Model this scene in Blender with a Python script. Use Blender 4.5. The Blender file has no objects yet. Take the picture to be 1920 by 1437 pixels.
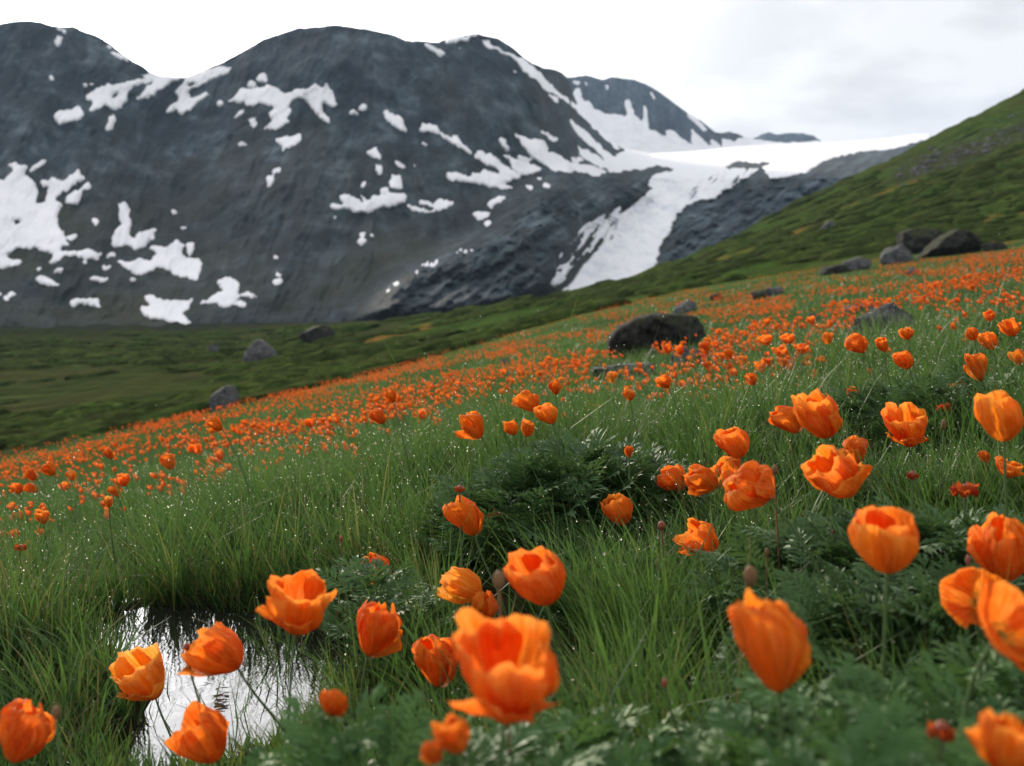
import bpy, math, random
import numpy as np
from mathutils import Vector

S = bpy.context.scene
COL = S.collection
random.seed(7)
R = np.random.RandomState(11)

# ------------------------------------------------------------------ camera, sky, sun, exposure
F = 1920.0                       # focal length in photo pixels (1920 wide)
HORIZON = 560.0
TH = math.atan((718.5 - HORIZON) / F)
cam = bpy.data.cameras.new("camera")
cam.sensor_width = 36.0
cam.lens = 36.0
cam.clip_start = 0.02
cam.clip_end = 30000.0
cam.dof.use_dof = True
cam.dof.focus_distance = 2.5
cam.dof.aperture_fstop = 4.7
camo = bpy.data.objects.new("camera", cam)
camo.rotation_euler = (math.pi / 2 - TH, 0, 0)
COL.objects.link(camo)
S.camera = camo

SUN_EL, SUN_AZ = math.radians(19.5), math.radians(-25)      # azimuth from +Y towards +X
SUN_DIR = Vector((math.sin(SUN_AZ) * math.cos(SUN_EL), math.cos(SUN_AZ) * math.cos(SUN_EL), math.sin(SUN_EL)))
sun = bpy.data.lights.new("sun", 'SUN')
sun.energy = 3.8
sun.angle = math.radians(4)
sun.color = (1.0, 0.86, 0.66)
suno = bpy.data.objects.new("sun", sun)
suno.rotation_euler = SUN_DIR.to_track_quat('Z', 'Y').to_euler()
COL.objects.link(suno)

W = bpy.data.worlds.new("World")
S.world = W
W.use_nodes = True
nt = W.node_tree
nt.nodes.clear()


def nn(t, kind, **kw):
    n = t.nodes.new(kind)
    for k, v in kw.items():
        setattr(n, k, v)
    return n


def world_nodes():
    L = nt.links.new
    out = nn(nt, 'ShaderNodeOutputWorld')
    sky = nn(nt, 'ShaderNodeTexSky', sky_type='NISHITA', sun_disc=False, sun_elevation=SUN_EL, sun_rotation=SUN_AZ)
    b1 = nn(nt, 'ShaderNodeBackground')
    b1.inputs[1].default_value = 0.10
    L(sky.outputs[0], b1.inputs[0])
    tc = nn(nt, 'ShaderNodeTexCoord')
    sep = nn(nt, 'ShaderNodeSeparateXYZ')
    L(tc.outputs['Generated'], sep.inputs[0])
    za = nn(nt, 'ShaderNodeMath', operation='ADD')
    L(sep.outputs[2], za.inputs[0]); za.inputs[1].default_value = 0.22
    zm = nn(nt, 'ShaderNodeMath', operation='MAXIMUM')
    L(za.outputs[0], zm.inputs[0]); zm.inputs[1].default_value = 0.12
    dx = nn(nt, 'ShaderNodeMath', operation='DIVIDE'); L(sep.outputs[0], dx.inputs[0]); L(zm.outputs[0], dx.inputs[1])
    dy = nn(nt, 'ShaderNodeMath', operation='DIVIDE'); L(sep.outputs[1], dy.inputs[0]); L(zm.outputs[0], dy.inputs[1])
    cmb = nn(nt, 'ShaderNodeCombineXYZ'); L(dx.outputs[0], cmb.inputs[0]); L(dy.outputs[0], cmb.inputs[1])
    noi = nn(nt, 'ShaderNodeTexNoise'); noi.inputs['Scale'].default_value = 3.6; noi.inputs['Detail'].default_value = 5
    noi.inputs['Roughness'].default_value = 0.5
    L(cmb.outputs[0], noi.inputs['Vector'])
    ramp = nn(nt, 'ShaderNodeValToRGB')
    ramp.color_ramp.elements[0].position = 0.40; ramp.color_ramp.elements[0].color = (0.595, 0.590, 0.600, 1)
    ramp.color_ramp.elements[1].position = 0.57; ramp.color_ramp.elements[1].color = (0.72, 0.712, 0.715, 1)
    L(noi.outputs[0], ramp.inputs[0])
    # glow of the sun through the cloud
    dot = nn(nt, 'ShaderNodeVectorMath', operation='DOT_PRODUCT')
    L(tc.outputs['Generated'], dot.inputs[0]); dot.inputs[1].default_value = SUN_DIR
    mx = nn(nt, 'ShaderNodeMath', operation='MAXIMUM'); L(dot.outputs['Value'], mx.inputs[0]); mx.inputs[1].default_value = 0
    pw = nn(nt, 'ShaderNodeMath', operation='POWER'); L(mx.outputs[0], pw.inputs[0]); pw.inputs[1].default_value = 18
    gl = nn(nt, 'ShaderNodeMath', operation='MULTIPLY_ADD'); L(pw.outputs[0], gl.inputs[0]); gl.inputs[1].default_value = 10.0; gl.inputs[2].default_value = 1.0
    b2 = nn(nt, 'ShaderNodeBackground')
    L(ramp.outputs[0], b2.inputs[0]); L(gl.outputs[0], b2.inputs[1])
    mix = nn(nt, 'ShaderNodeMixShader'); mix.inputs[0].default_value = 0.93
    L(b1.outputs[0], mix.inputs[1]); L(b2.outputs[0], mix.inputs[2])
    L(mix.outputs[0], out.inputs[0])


world_nodes()
S.view_settings.view_transform = 'Standard'
S.view_settings.look = 'None'
S.view_settings.exposure = 0.48
S.view_settings.gamma = 1.0
S.view_settings.use_curve_mapping = False
S.cycles.use_denoising = True
S.cycles.max_bounces = 8
S.cycles.transparent_max_bounces = 8
S.cycles.volume_bounces = 0
S.cycles.sample_clamp_indirect = 40.0

# ------------------------------------------------------------------ numeric helpers
ST, CT = math.sin(TH), math.cos(TH)


def ray(u, v):
    """direction of a photo pixel, scaled so that its forward (Y) component is 1"""
    a = (np.asarray(u, float) - 960) / F
    b = -(np.asarray(v, float) - 718.5) / F
    den = CT + b * ST
    return a / den, (-ST + b * CT) / den


def P(u, v, d):
    x, z = ray(u, v)
    return np.array([x * d, d, z * d])


def proj(x, y, z):
    dep = y * CT - z * ST
    up = y * ST + z * CT
    return 960 + F * x / dep, 718.5 - F * up / dep


def sstep(a, b, x):
    t = np.clip((x - a) / (b - a), 0, 1)
    return t * t * (3 - 2 * t)


def _hash(ix, iy, seed):
    h = (ix.astype(np.int64) * 374761393 + iy.astype(np.int64) * 668265263 + seed * 974711) & 0xffffffff
    h = ((h ^ (h >> 13)) * 1274126177) & 0xffffffff
    h = h ^ (h >> 16)
    return (h & 0xffff) / 65535.0


def vn(x, y, seed=0):
    x = np.asarray(x, float); y = np.asarray(y, float)
    ix = np.floor(x); iy = np.floor(y)
    fx = x - ix; fy = y - iy
    fx = fx * fx * fx * (fx * (fx * 6 - 15) + 10); fy = fy * fy * fy * (fy * (fy * 6 - 15) + 10)
    a = _hash(ix, iy, seed); b = _hash(ix + 1, iy, seed); c = _hash(ix, iy + 1, seed); d = _hash(ix + 1, iy + 1, seed)
    return (a * (1 - fx) + b * fx) * (1 - fy) + (c * (1 - fx) + d * fx) * fy


def fbm(x, y, seed=0, octv=4, gain=0.5):
    s = 0; a = 1; t = 0
    for i in range(octv):
        s = s + a * (vn(x * 2 ** i + 17.3 * i, y * 2 ** i - 9.1 * i, seed + i) - 0.5); t += a; a *= gain
    return s / t * 2           # about -1..1


def gauss(a, s, axis):
    r = max(1, int(s * 3)); k = np.exp(-0.5 * (np.arange(-r, r + 1) / s) ** 2); k /= k.sum()
    pad = [(0, 0)] * a.ndim; pad[axis] = (r, r)
    b = np.pad(a, pad, mode='edge')
    return np.apply_along_axis(lambda m: np.convolve(m, k, 'valid'), axis, b)


def inpoly(px, py, poly):
    poly = np.asarray(poly, float)
    res = np.zeros(px.shape, bool)
    x0, y0 = poly.min(0); x1, y1 = poly.max(0)
    m = (px >= x0) & (px <= x1) & (py >= y0) & (py <= y1)
    if not m.any():
        return res
    qx, qy = px[m], py[m]; r = np.zeros(qx.shape, bool)
    xa, ya = poly[-1]
    for xb, yb in poly:
        c = ((ya > qy) != (yb > qy)) & (qx < (xb - xa) * (qy - ya) / ((yb - ya) or 1e-9) + xa)
        r ^= c; xa, ya = xb, yb
    res[m] = r
    return res


# ------------------------------------------------------------------ object helpers
def mesh_np(name, v, f, mats=(), smooth=True, attrs=None, uv=None, sizes=None, midx=None):
    """mesh from arrays. f: (M,3) or (M,4), or flat with sizes"""
    me = bpy.data.meshes.new(name)
    v = np.asarray(v, np.float32).reshape(-1, 3)
    if sizes is None:
        f = np.asarray(f, np.int32); n = f.shape[1]; M = f.shape[0]
        sizes = np.full(M, n, np.int32); flat = f.ravel()
    else:
        sizes = np.asarray(sizes, np.int32); flat = np.asarray(f, np.int32); M = len(sizes)
    me.vertices.add(len(v)); me.vertices.foreach_set('co', v.ravel())
    me.loops.add(len(flat)); me.loops.foreach_set('vertex_index', flat)
    me.polygons.add(M)
    st = np.zeros(M, np.int32); st[1:] = np.cumsum(sizes)[:-1]
    me.polygons.foreach_set('loop_start', st)
    for m in mats:
        me.materials.append(m)
    if midx is not None:
        me.polygons.foreach_set('material_index', np.asarray(midx, np.int32))
    me.polygons.foreach_set('use_smooth', np.full(M, smooth))
    if attrs:
        for k, a in attrs.items():
            a = np.asarray(a, np.float32)
            at = me.attributes.new(k, 'FLOAT', 'POINT'); at.data.foreach_set('value', a.ravel())
    if uv is not None:
        ul = me.uv_layers.new(name='uv')
        ul.data.foreach_set('uv', np.asarray(uv, np.float32)[flat].ravel())
    me.update(calc_edges=True)
    return me


def add(name, me, parent=None, label=None, cat=None, group=None, kind=None, loc=None):
    o = bpy.data.objects.new(name, me)
    COL.objects.link(o)
    if parent is not None:
        o.parent = parent
    if loc is not None:
        o.location = loc
    if label: o['label'] = label
    if cat: o['category'] = cat
    if group: o['group'] = group
    if kind: o['kind'] = kind
    return o


def grid_faces(nr, nc, keep=None):
    i = np.arange(nr * nc).reshape(nr, nc)
    f = np.stack([i[:-1, :-1], i[:-1, 1:], i[1:, 1:], i[1:, :-1]], -1).reshape(-1, 4)
    return f if keep is None else f[keep.ravel()]


def compact(v, f, *arrs):
    used = np.zeros(len(v), bool); used[f.ravel()] = True
    m = np.cumsum(used) - 1
    return (v[used], m[f]) + tuple(a[used] for a in arrs)


def join(parts):
    """[(v,f)] with the same face width -> one"""
    vs, fs, n = [], [], 0
    for v, f in parts:
        vs.append(v); fs.append(np.asarray(f) + n); n += len(v)
    return np.concatenate(vs), np.concatenate(fs)


# ------------------------------------------------------------------ materials
class MT:
    def __init__(s, name):
        s.m = bpy.data.materials.new(name); s.m.use_nodes = True
        s.t = s.m.node_tree; s.t.nodes.clear()
        s.out = s.t.nodes.new('ShaderNodeOutputMaterial')

    def n(s, kind, ins=None, **kw):
        x = s.t.nodes.new(kind)
        for k, v in kw.items(): setattr(x, k, v)
        for k, v in (ins or {}).items():
            if isinstance(v, bpy.types.NodeSocket): s.t.links.new(v, x.inputs[k])
            else: x.inputs[k].default_value = v
        return x

    def noise(s, scale, detail=4, rough=0.55, vec=None, dist=0.0):
        ins = {'Scale': scale, 'Detail': detail, 'Roughness': rough, 'Distortion': dist}
        if vec is not None: ins['Vector'] = vec
        return s.n('ShaderNodeTexNoise', ins).outputs[0]

    def pos(s):
        return s.n('ShaderNodeNewGeometry').outputs['Position']

    def objpos(s):
        return s.n('ShaderNodeTexCoord').outputs['Object']

    def mapv(s, vec, scale=(1, 1, 1), rot=(0, 0, 0)):
        return s.n('ShaderNodeMapping', {'Vector': vec, 'Scale': scale, 'Rotation': rot}).outputs[0]

    def ramp(s, fac, stops):
        x = s.n('ShaderNodeValToRGB', {'Fac': fac})
        e = x.color_ramp.elements
        while len(e) < len(stops): e.new(0.5)
        for q, (p, c) in zip(e, stops):
            q.position = p; q.color = (c[0], c[1], c[2], 1) if not isinstance(c, (int, float)) else (c, c, c, 1)
        return x.outputs[0]

    def mix(s, f, a, b, mode='MIX'):
        x = s.n('ShaderNodeMix', data_type='RGBA', blend_type=mode)
        for k, v in ((0, f), (6, a), (7, b)):
            if isinstance(v, bpy.types.NodeSocket): s.t.links.new(v, x.inputs[k])
            else: x.inputs[k].default_value = v if k == 0 else (v[0], v[1], v[2], 1)
        return x.outputs[2]

    def math(s, op, a, b=0.0, c=None):
        ins = {0: a, 1: b}
        if c is not None: ins[2] = c
        return s.n('ShaderNodeMath', ins, operation=op).outputs[0]

    def attr(s, name):
        return s.n('ShaderNodeAttribute', attribute_name=name).outputs['Fac']

    def bump(s, h, strength=0.5, dist=0.1):
        return s.n('ShaderNodeBump', {'Height': h, 'Strength': strength, 'Distance': dist}).outputs[0]

    def pbr(s, col, rough=0.8, spec=0.3, normal=None, **kw):
        ins = {'Base Color': col if isinstance(col, bpy.types.NodeSocket) else (col[0], col[1], col[2], 1),
               'Roughness': rough, 'Specular IOR Level': spec}
        if normal is not None: ins['Normal'] = normal
        ins.update(kw)
        return s.n('ShaderNodeBsdfPrincipled', ins).outputs[0]

    def transl(s, sh, col, fac, normal=None):
        ins = {'Color': col if isinstance(col, bpy.types.NodeSocket) else (col[0], col[1], col[2], 1)}
        if normal is not None: ins['Normal'] = normal
        t = s.n('ShaderNodeBsdfTranslucent', ins).outputs[0]
        return s.n('ShaderNodeMixShader', {0: fac, 1: sh, 2: t}).outputs[0]

    def done(s, sh):
        s.t.links.new(sh, s.out.inputs[0]); return s.m


def m_rock_mountain():
    k = MT('mountain_rock'); p = k.pos()
    st = k.mapv(p, (1, 1, 0.45), (0, 0.5, 0))
    n1 = k.noise(0.012, 7, 0.62, st); n2 = k.noise(0.05, 6, 0.65, st); n3 = k.noise(0.004, 3, 0.5, p)
    rock = k.ramp(k.math('MULTIPLY_ADD', n2, 0.65, k.math('MULTIPLY', n1, 0.35)), [(0.30, (0.013, 0.021, 0.026)), (0.48, (0.026, 0.040, 0.048)), (0.66, (0.085, 0.105, 0.116))])
    moss = k.ramp(n1, [(0.3, (0.012, 0.018, 0.010)), (0.7, (0.032, 0.034, 0.017))])
    mm = k.math('MULTIPLY', k.attr('moss'), k.ramp(k.math('MULTIPLY_ADD', n3, 0.5, k.math('MULTIPLY', n1, 0.5)), [(0.40, 0.15), (0.56, 1.0)]))
    sk = k.math('MULTIPLY_ADD', k.attr('streak'), 0.62, 0.46)
    rock = k.mix(1.0, rock, k.ramp(sk, [(0.25, 0.50), (0.5, 0.90), (0.8, 1.75)]), 'MULTIPLY')
    c = k.mix(mm, rock, moss)
    return k.done(k.pbr(c, 0.85, 0.10, k.bump(k.math('MULTIPLY_ADD', n1, 1.5, n2), 0.55, 5.0)))


def m_snow(name, c1, c2, scale, bs):
    k = MT(name); p = k.pos()
    n = k.noise(scale, 5, 0.6, p)
    c = k.ramp(n, [(0.3, c1), (0.65, c2)])
    return k.done(k.pbr(c, 0.75, 0.2, k.bump(n, bs, 4.0)))


def m_glacier():
    k = MT('glacier_ice'); p = k.pos()
    st = k.mapv(p, (1.0, 0.6, 0.35), (0, 0.4, 0.2))
    n = k.noise(0.06, 7, 0.68, st); n2 = k.noise(0.012, 4, 0.5, p)
    c = k.mix(k.math('MULTIPLY', k.attr('broken'), 1.0), (0.86, 0.87, 0.90),
              k.ramp(n, [(0.34, (0.68, 0.72, 0.79)), (0.50, (0.86, 0.87, 0.90)), (0.7, (0.88, 0.88, 0.90))]))
    h = k.math('MULTIPLY', k.math('MULTIPLY_ADD', n2, 1.5, n), k.math('MULTIPLY_ADD', k.attr('broken'), 0.9, 0.1))
    return k.done(k.pbr(c, 0.75, 0.15, k.bump(h, 0.6, 4.0)))


def m_ground():
    k = MT('meadow_ground'); p = k.pos()
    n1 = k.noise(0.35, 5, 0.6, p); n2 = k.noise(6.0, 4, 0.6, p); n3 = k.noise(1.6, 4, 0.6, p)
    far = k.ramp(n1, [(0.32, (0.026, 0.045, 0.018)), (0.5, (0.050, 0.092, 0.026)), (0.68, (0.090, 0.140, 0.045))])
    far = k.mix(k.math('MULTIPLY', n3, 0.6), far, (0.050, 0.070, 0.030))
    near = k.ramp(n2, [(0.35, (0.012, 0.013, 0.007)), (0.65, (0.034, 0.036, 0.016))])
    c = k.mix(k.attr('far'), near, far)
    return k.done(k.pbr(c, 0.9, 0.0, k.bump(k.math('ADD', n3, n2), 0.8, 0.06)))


def m_valley(name, stops, brown, sx):
    k = MT(name); p = k.pos()
    q = k.mapv(p, (1, sx, 1), (0, 0, 0))
    n1 = k.noise(0.05, 6, 0.6, q); n2 = k.noise(0.25, 6, 0.65, q); n3 = k.noise(0.018, 4, 0.5, q)
    c = k.ramp(n2, stops)
    c = k.mix(k.ramp(k.math('MULTIPLY_ADD', n1, 0.6, k.math('MULTIPLY', n3, 0.4)), [(0.46, 0.0), (0.62, 0.75)]), c, k.mix(n2, tuple(x * 0.55 for x in brown), tuple(x * 1.45 for x in brown)))
    c = k.mix(k.attr('bare'), c, (0.036, 0.038, 0.031))
    c = k.mix(k.attr('orange'), c, (0.22, 0.12, 0.030))
    return k.done(k.pbr(c, 0.9, 0.0, k.bump(k.math('MULTIPLY_ADD', n1, 2.5, n2), 1.0, 2.2)))


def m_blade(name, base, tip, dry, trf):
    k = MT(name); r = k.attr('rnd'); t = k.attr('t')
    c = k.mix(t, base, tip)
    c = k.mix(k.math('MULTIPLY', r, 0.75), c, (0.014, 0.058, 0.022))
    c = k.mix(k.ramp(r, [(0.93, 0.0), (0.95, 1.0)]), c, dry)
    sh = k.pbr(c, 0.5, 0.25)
    tc = k.mix(0.5, c, (0.12, 0.22, 0.03))
    return k.done(k.transl(sh, tc, trf))


def m_shrub():
    k = MT('dwarf_shrub'); p = k.pos(); r = k.attr('rnd')
    n = k.noise(1.1, 6, 0.7, p); n2 = k.noise(0.08, 3, 0.5, p)
    c = k.ramp(n, [(0.32, (0.016, 0.029, 0.009)), (0.5, (0.042, 0.070, 0.018)), (0.68, (0.085, 0.130, 0.034))])
    c = k.mix(k.math('MULTIPLY', r, 0.65), c, (0.052, 0.056, 0.022))
    return k.done(k.pbr(c, 0.95, 0.0, k.bump(n, 1.0, 0.8)))


def m_leaf(name, a, b):
    k = MT(name); p = k.objpos()
    oi = k.n('ShaderNodeObjectInfo').outputs['Random']
    n = k.noise(40, 3, 0.5, p)
    c = k.mix(k.math('MULTIPLY_ADD', oi, 0.6, k.math('MULTIPLY', n, 0.4)), a, b)
    sh = k.pbr(c, 0.55, 0.22, k.bump(n, 0.4, 0.002))
    return k.done(k.transl(sh, k.mix(0.4, c, (0.12, 0.2, 0.05)), 0.25))


def m_petal(name, deep, mid, pale):
    k = MT(name)
    uv = k.n('ShaderNodeUVMap', uv_map='uv').outputs[0]
    oi = k.n('ShaderNodeObjectInfo').outputs['Random']
    w1 = k.noise(1.0, 3, 0.5, k.mapv(uv, (16, 1.6, 1)), 0.6)
    w2 = k.noise(1.0, 2, 0.5, k.mapv(uv, (42, 4, 1)), 0.4)
    sep = k.n('ShaderNodeSeparateXYZ', {0: uv})
    big = k.noise(3.0, 3, 0.5, uv)
    c = k.mix(k.ramp(big, [(0.35, 0.0), (0.7, 1.0)]), deep, mid)
    c = k.mix(k.math('MULTIPLY', k.ramp(w1, [(0.45, 0.0), (0.75, 1.0)]), 0.45), c, pale)
    c = k.mix(k.ramp(sep.outputs[1], [(0.86, 0.0), (1.0, 0.35)]), c, pale)
    c = k.mix(k.ramp(sep.outputs[1], [(0.0, 0.8), (0.10, 0.0)]), c, (0.30, 0.16, 0.02))
    h = k.n('ShaderNodeHueSaturation', {'Hue': k.math('MULTIPLY_ADD', oi, 0.016, 0.491), 'Saturation': 1.0, 'Value': 1.0, 'Color': c}).outputs[0]
    b = k.bump(k.math('MULTIPLY_ADD', w1, 1.6, k.math('MULTIPLY', w2, 0.6)), 1.0, 0.005)
    sh = k.pbr(h, 0.6, 0.10, b)
    return k.done(k.transl(sh, h, 0.54, b))


def m_simple(name, c, rough=0.6, spec=0.3, tr=0.0):
    k = MT(name)
    n = k.noise(60, 3, 0.5, k.objpos())
    cc = k.mix(n, tuple(x * 0.75 for x in c), tuple(x * 1.25 for x in c))
    sh = k.pbr(cc, rough, spec)
    return k.done(k.transl(sh, c, tr) if tr else sh)


def m_boulder(name, a, b, moss):
    k = MT(name); p = k.objpos()
    n1 = k.noise(2.2, 7, 0.65, p); n2 = k.noise(11, 6, 0.7, p)
    c = k.ramp(k.math('MULTIPLY_ADD', n2, 0.5, k.math('MULTIPLY', n1, 0.5)), [(0.40, a), (0.52, tuple((x + y) / 2 for x, y in zip(a, b))), (0.62, b)])
    g = k.n('ShaderNodeNewGeometry')
    z = k.n('ShaderNodeSeparateXYZ', {0: g.outputs['Normal']}).outputs[2]
    mk = k.math('MULTIPLY', k.ramp(z, [(0.3, 0.0), (0.75, 1.0)]), k.ramp(n1, [(0.42, 0.0), (0.58, moss)]))
    c = k.mix(mk, c, (0.045, 0.055, 0.022))
    return k.done(k.pbr(c, 0.85, 0.06, k.bump(k.math('MULTIPLY_ADD', n1, 2.0, n2), 1.0, 0.08)))


def m_water():
    k = MT('pond_water'); p = k.pos()
    q = k.mapv(p, (1, 1, 1))
    n = k.noise(13, 2, 0.45, q, 0.4); n2 = k.noise(48, 2, 0.5, q)
    b = k.bump(k.math('MULTIPLY_ADD', n2, 0.25, n), 0.10, 0.010)
    return k.done(k.pbr((0.012, 0.013, 0.010), 0.03, 0.5, b, IOR=1.33))


def m_dew():
    k = MT('dew_water')
    return k.done(k.pbr((1.0, 0.94, 0.80), 0.10, 0.5, None, IOR=1.33, **{'Transmission Weight': 1.0}))


M = dict(
    mrock=m_rock_mountain(), snow=m_snow('old_snow', (0.76, 0.77, 0.80), (0.88, 0.88, 0.90), 0.03, 0.3), ice=m_glacier(),
    ground=m_ground(),
    valley=m_valley('valley_turf', [(0.30, (0.016, 0.026, 0.010)), (0.5, (0.036, 0.050, 0.017)), (0.7, (0.070, 0.088, 0.030))], (0.058, 0.054, 0.024), 1.6),
    hill=m_valley('hill_turf', [(0.30, (0.018, 0.035, 0.010)), (0.5, (0.040, 0.072, 0.018)), (0.7, (0.070, 0.115, 0.028))], (0.050, 0.054, 0.020), 1.0),
    grass=m_blade('grass_blade', (0.009, 0.038, 0.010), (0.100, 0.195, 0.050), (0.20, 0.16, 0.06), 0.40),  # dark base colour paints the shade deep in the tufts into the blades
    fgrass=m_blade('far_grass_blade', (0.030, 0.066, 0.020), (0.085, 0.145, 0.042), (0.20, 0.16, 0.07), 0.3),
    shrub=m_shrub(),
    leaf=m_leaf('poppy_leaf', (0.036, 0.104, 0.028), (0.085, 0.180, 0.050)),
    fern=m_leaf('feathery_leaf', (0.034, 0.088, 0.028), (0.078, 0.155, 0.052)),
    petal=m_petal('poppy_petal', (0.84, 0.150, 0.008), (0.92, 0.240, 0.016), (0.97, 0.46, 0.10)),
    fpetal=m_petal('far_poppy_petal', (0.72, 0.150, 0.016), (0.84, 0.235, 0.036), (0.90, 0.42, 0.14)),
    ypetal=m_petal('yellow_orange_petal', (0.90, 0.24, 0.010), (0.95, 0.38, 0.03), (0.98, 0.58, 0.20)),
    rpetal=m_petal('wilted_petal', (0.60, 0.060, 0.010), (0.74, 0.12, 0.018), (0.80, 0.27, 0.08)),
    stem=m_simple('poppy_stem', (0.085, 0.145, 0.050), 0.55, 0.3, 0.15),
    dstem=m_simple('dry_stem', (0.15, 0.085, 0.040), 0.7, 0.2),
    bud=m_simple('poppy_bud_skin', (0.22, 0.060, 0.035), 0.6, 0.3),
    centre=m_simple('poppy_centre', (0.16, 0.12, 0.02), 0.7, 0.2),
    stamen=m_simple('poppy_stamen', (0.50, 0.26, 0.03), 0.7, 0.2),
    b_dark=m_boulder('dark_boulder', (0.010, 0.011, 0.011), (0.085, 0.083, 0.078), 0.9),
    b_grey=m_boulder('grey_boulder', (0.035, 0.039, 0.044), (0.20, 0.20, 0.205), 0.35),
    water=m_water(), dew=m_dew(),
)

# ------------------------------------------------------------------ terrain
UC = np.array([-3000, -1500, -500, 0, 300, 600, 900, 1200, 1500, 1800, 1920, 2400, 3400, 5000], float)
EDGE_D = np.array([24, 24, 26, 28, 32, 40, 55, 70, 75, 75, 75, 72, 70, 70], float)
FAR = {  # u: [(depth, photo y of the ground)]
    -3000: [(10, 1420), (24, 1330), (36, 1300), (60, 1150), (120, 900), (450, 640), (700, 640)],
    -1500: [(10, 1230), (24, 1150), (36, 1130), (60, 1020), (120, 830), (450, 630), (700, 630)],
    -500: [(10, 1032), (26, 955), (36, 952), (60, 880), (120, 745), (250, 655), (450, 616), (700, 616)],
    0: [(10, 932), (20, 876), (28, 859), (38, 862), (60, 826), (110, 735), (220, 655), (450, 612), (700, 612)],
    300: [(10, 872), (20, 812), (32, 794), (44, 796), (70, 752), (120, 690), (230, 643), (450, 610), (700, 610)],
    600: [(10, 812), (20, 752), (40, 726), (54, 724), (80, 700), (130, 664), (220, 632), (450, 606), (700, 606)],
    900: [(10, 752), (20, 692), (40, 660), (55, 644), (80, 634), (120, 606), (160, 586), (200, 581), (260, 592), (450, 604), (700, 604)],
    1200: [(10, 692), (20, 634), (40, 590), (70, 560), (110, 543), (160, 531), (200, 527), (260, 545), (450, 590), (700, 600)],
    1500: [(10, 632), (20, 580), (40, 538), (75, 505), (120, 462), (200, 395), (260, 374), (340, 395), (450, 470), (700, 590)],
    1800: [(10, 572), (20, 526), (40, 498), (75, 471), (110, 420), (200, 268), (280, 217), (380, 245), (500, 360), (700, 580)],
    1920: [(10, 548), (20, 507), (40, 484), (75, 459), (110, 405), (200, 222), (290, 152), (400, 190), (520, 330), (700, 570)],
    2400: [(10, 450), (20, 425), (40, 408), (72, 395), (110, 320), (200, 90), (300, -40), (420, 20), (700, 520)],
    3400: [(10, 250), (20, 235), (40, 225), (70, 205), (110, 100), (200, -150), (300, -260), (420, -160), (700, 450)],
    5000: [(10, -60), (20, -60), (40, -60), (70, -80), (110, -200), (200, -420), (300, -500), (420, -400), (700, 400)],
}
LD = np.linspace(math.log(6), math.log(700), 260)
TU = np.arange(-3000, 5001, 25.0)


def build_table():
    T = np.zeros((len(UC), len(LD)))
    for i, u in enumerate(UC):
        pts = FAR[int(u)]
        T[i] = np.interp(LD, [math.log(p[0]) for p in pts], [p[1] for p in pts])
        if pts[0][0] == 10:                                   # carry the meadow plane nearer than 10 m
            e = np.exp(LD); m = e < 10
            T[i][m] = pts[0][1] + 1229 / e[m] - 122.9
    full = np.stack([np.interp(TU, UC, T[:, j]) for j in range(len(LD))], 1)
    full = gauss(full, 5.0, 0)
    full = gauss(full, 3.5, 1)
    return ray(960, full)[1]


TAB = build_table()


def bil(u, ld):
    fu = np.clip((u - TU[0]) / 25.0, 0, len(TU) - 1.001); fl = np.clip((ld - LD[0]) / (LD[1] - LD[0]), 0, len(LD) - 1.001)
    iu = fu.astype(int); il = fl.astype(int); a = fu - iu; b = fl - il
    return (TAB[iu, il] * (1 - a) * (1 - b) + TAB[iu + 1, il] * a * (1 - b) + TAB[iu, il + 1] * (1 - a) * b + TAB[iu + 1, il + 1] * a * b)


POND = [(-0.46, 2.22, 0.24, 0.24), (-0.53, 1.90, 0.20, 0.20), (-0.87, 2.58, 0.36, 0.20), (-0.64, 2.36, 0.30, 0.26), (-0.54, 2.10, 0.21, 0.32), (-0.60, 1.88, 0.15, 0.17)]
WATER_Z = -0.85


def pond(x, y):
    e = np.full(np.shape(x), -50.0)
    wob = 0.25 * fbm(x * 4, y * 4, 91, 3)
    for cx, cy, rx, ry in POND:
        e = np.maximum(e, 1 - ((x - cx) / rx) ** 2 - ((y - cy) / ry) ** 2)
    return e + wob


def mound(x, y):
    return np.exp(-((x + 0.35) / 1.25) ** 2 - ((y - 3.7) / 0.85) ** 2)


def gz(x, y):
    x = np.asarray(x, float); y = np.asarray(y, float)
    yy = np.maximum(y, 0.05)
    near = -0.64 + 0.2 * np.clip(x, -8, 8) - 0.03 * y + 0.11 * mound(x, y) + 0.03 * fbm(x * 1.3, y * 1.3, 5, 3)
    w = np.exp(-((x + 1.0) / 0.75) ** 2 - ((y - 2.2) / 0.8) ** 2)
    near = near + w * (np.maximum(near, -0.80) - near)
    near = near + sstep(-0.28, 0.22, pond(x, y)) * (np.minimum(near, -0.90) - near)
    u = 960 + F * x / np.maximum(yy, 2.0)
    far = bil(u, np.log(np.maximum(yy, 6))) * yy
    far = far + 0.05 * np.minimum(yy / 12, 1.5) * fbm(x * 0.5, y * 0.5, 8, 3) + sstep(45, 90, yy) * yy * 0.006 * fbm(x * 0.09, y * 0.06, 21, 4)
    b = sstep(7, 13, yy)
    return near * (1 - b) + far * b


def edge_d(u):
    return np.interp(u, UC, EDGE_D)


def hit(u, v, d0=1.2, d1=300.0):
    """depth at which the ground shows at photo pixel (u,v)"""
    d = np.exp(np.linspace(math.log(d0), math.log(d1), 900))
    x, z = ray(u, v)
    g = gz(x * d, d)
    below = g >= z * d
    i = np.argmax(below)
    return float(d[i]) if below.any() else float(d[-1])


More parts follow.
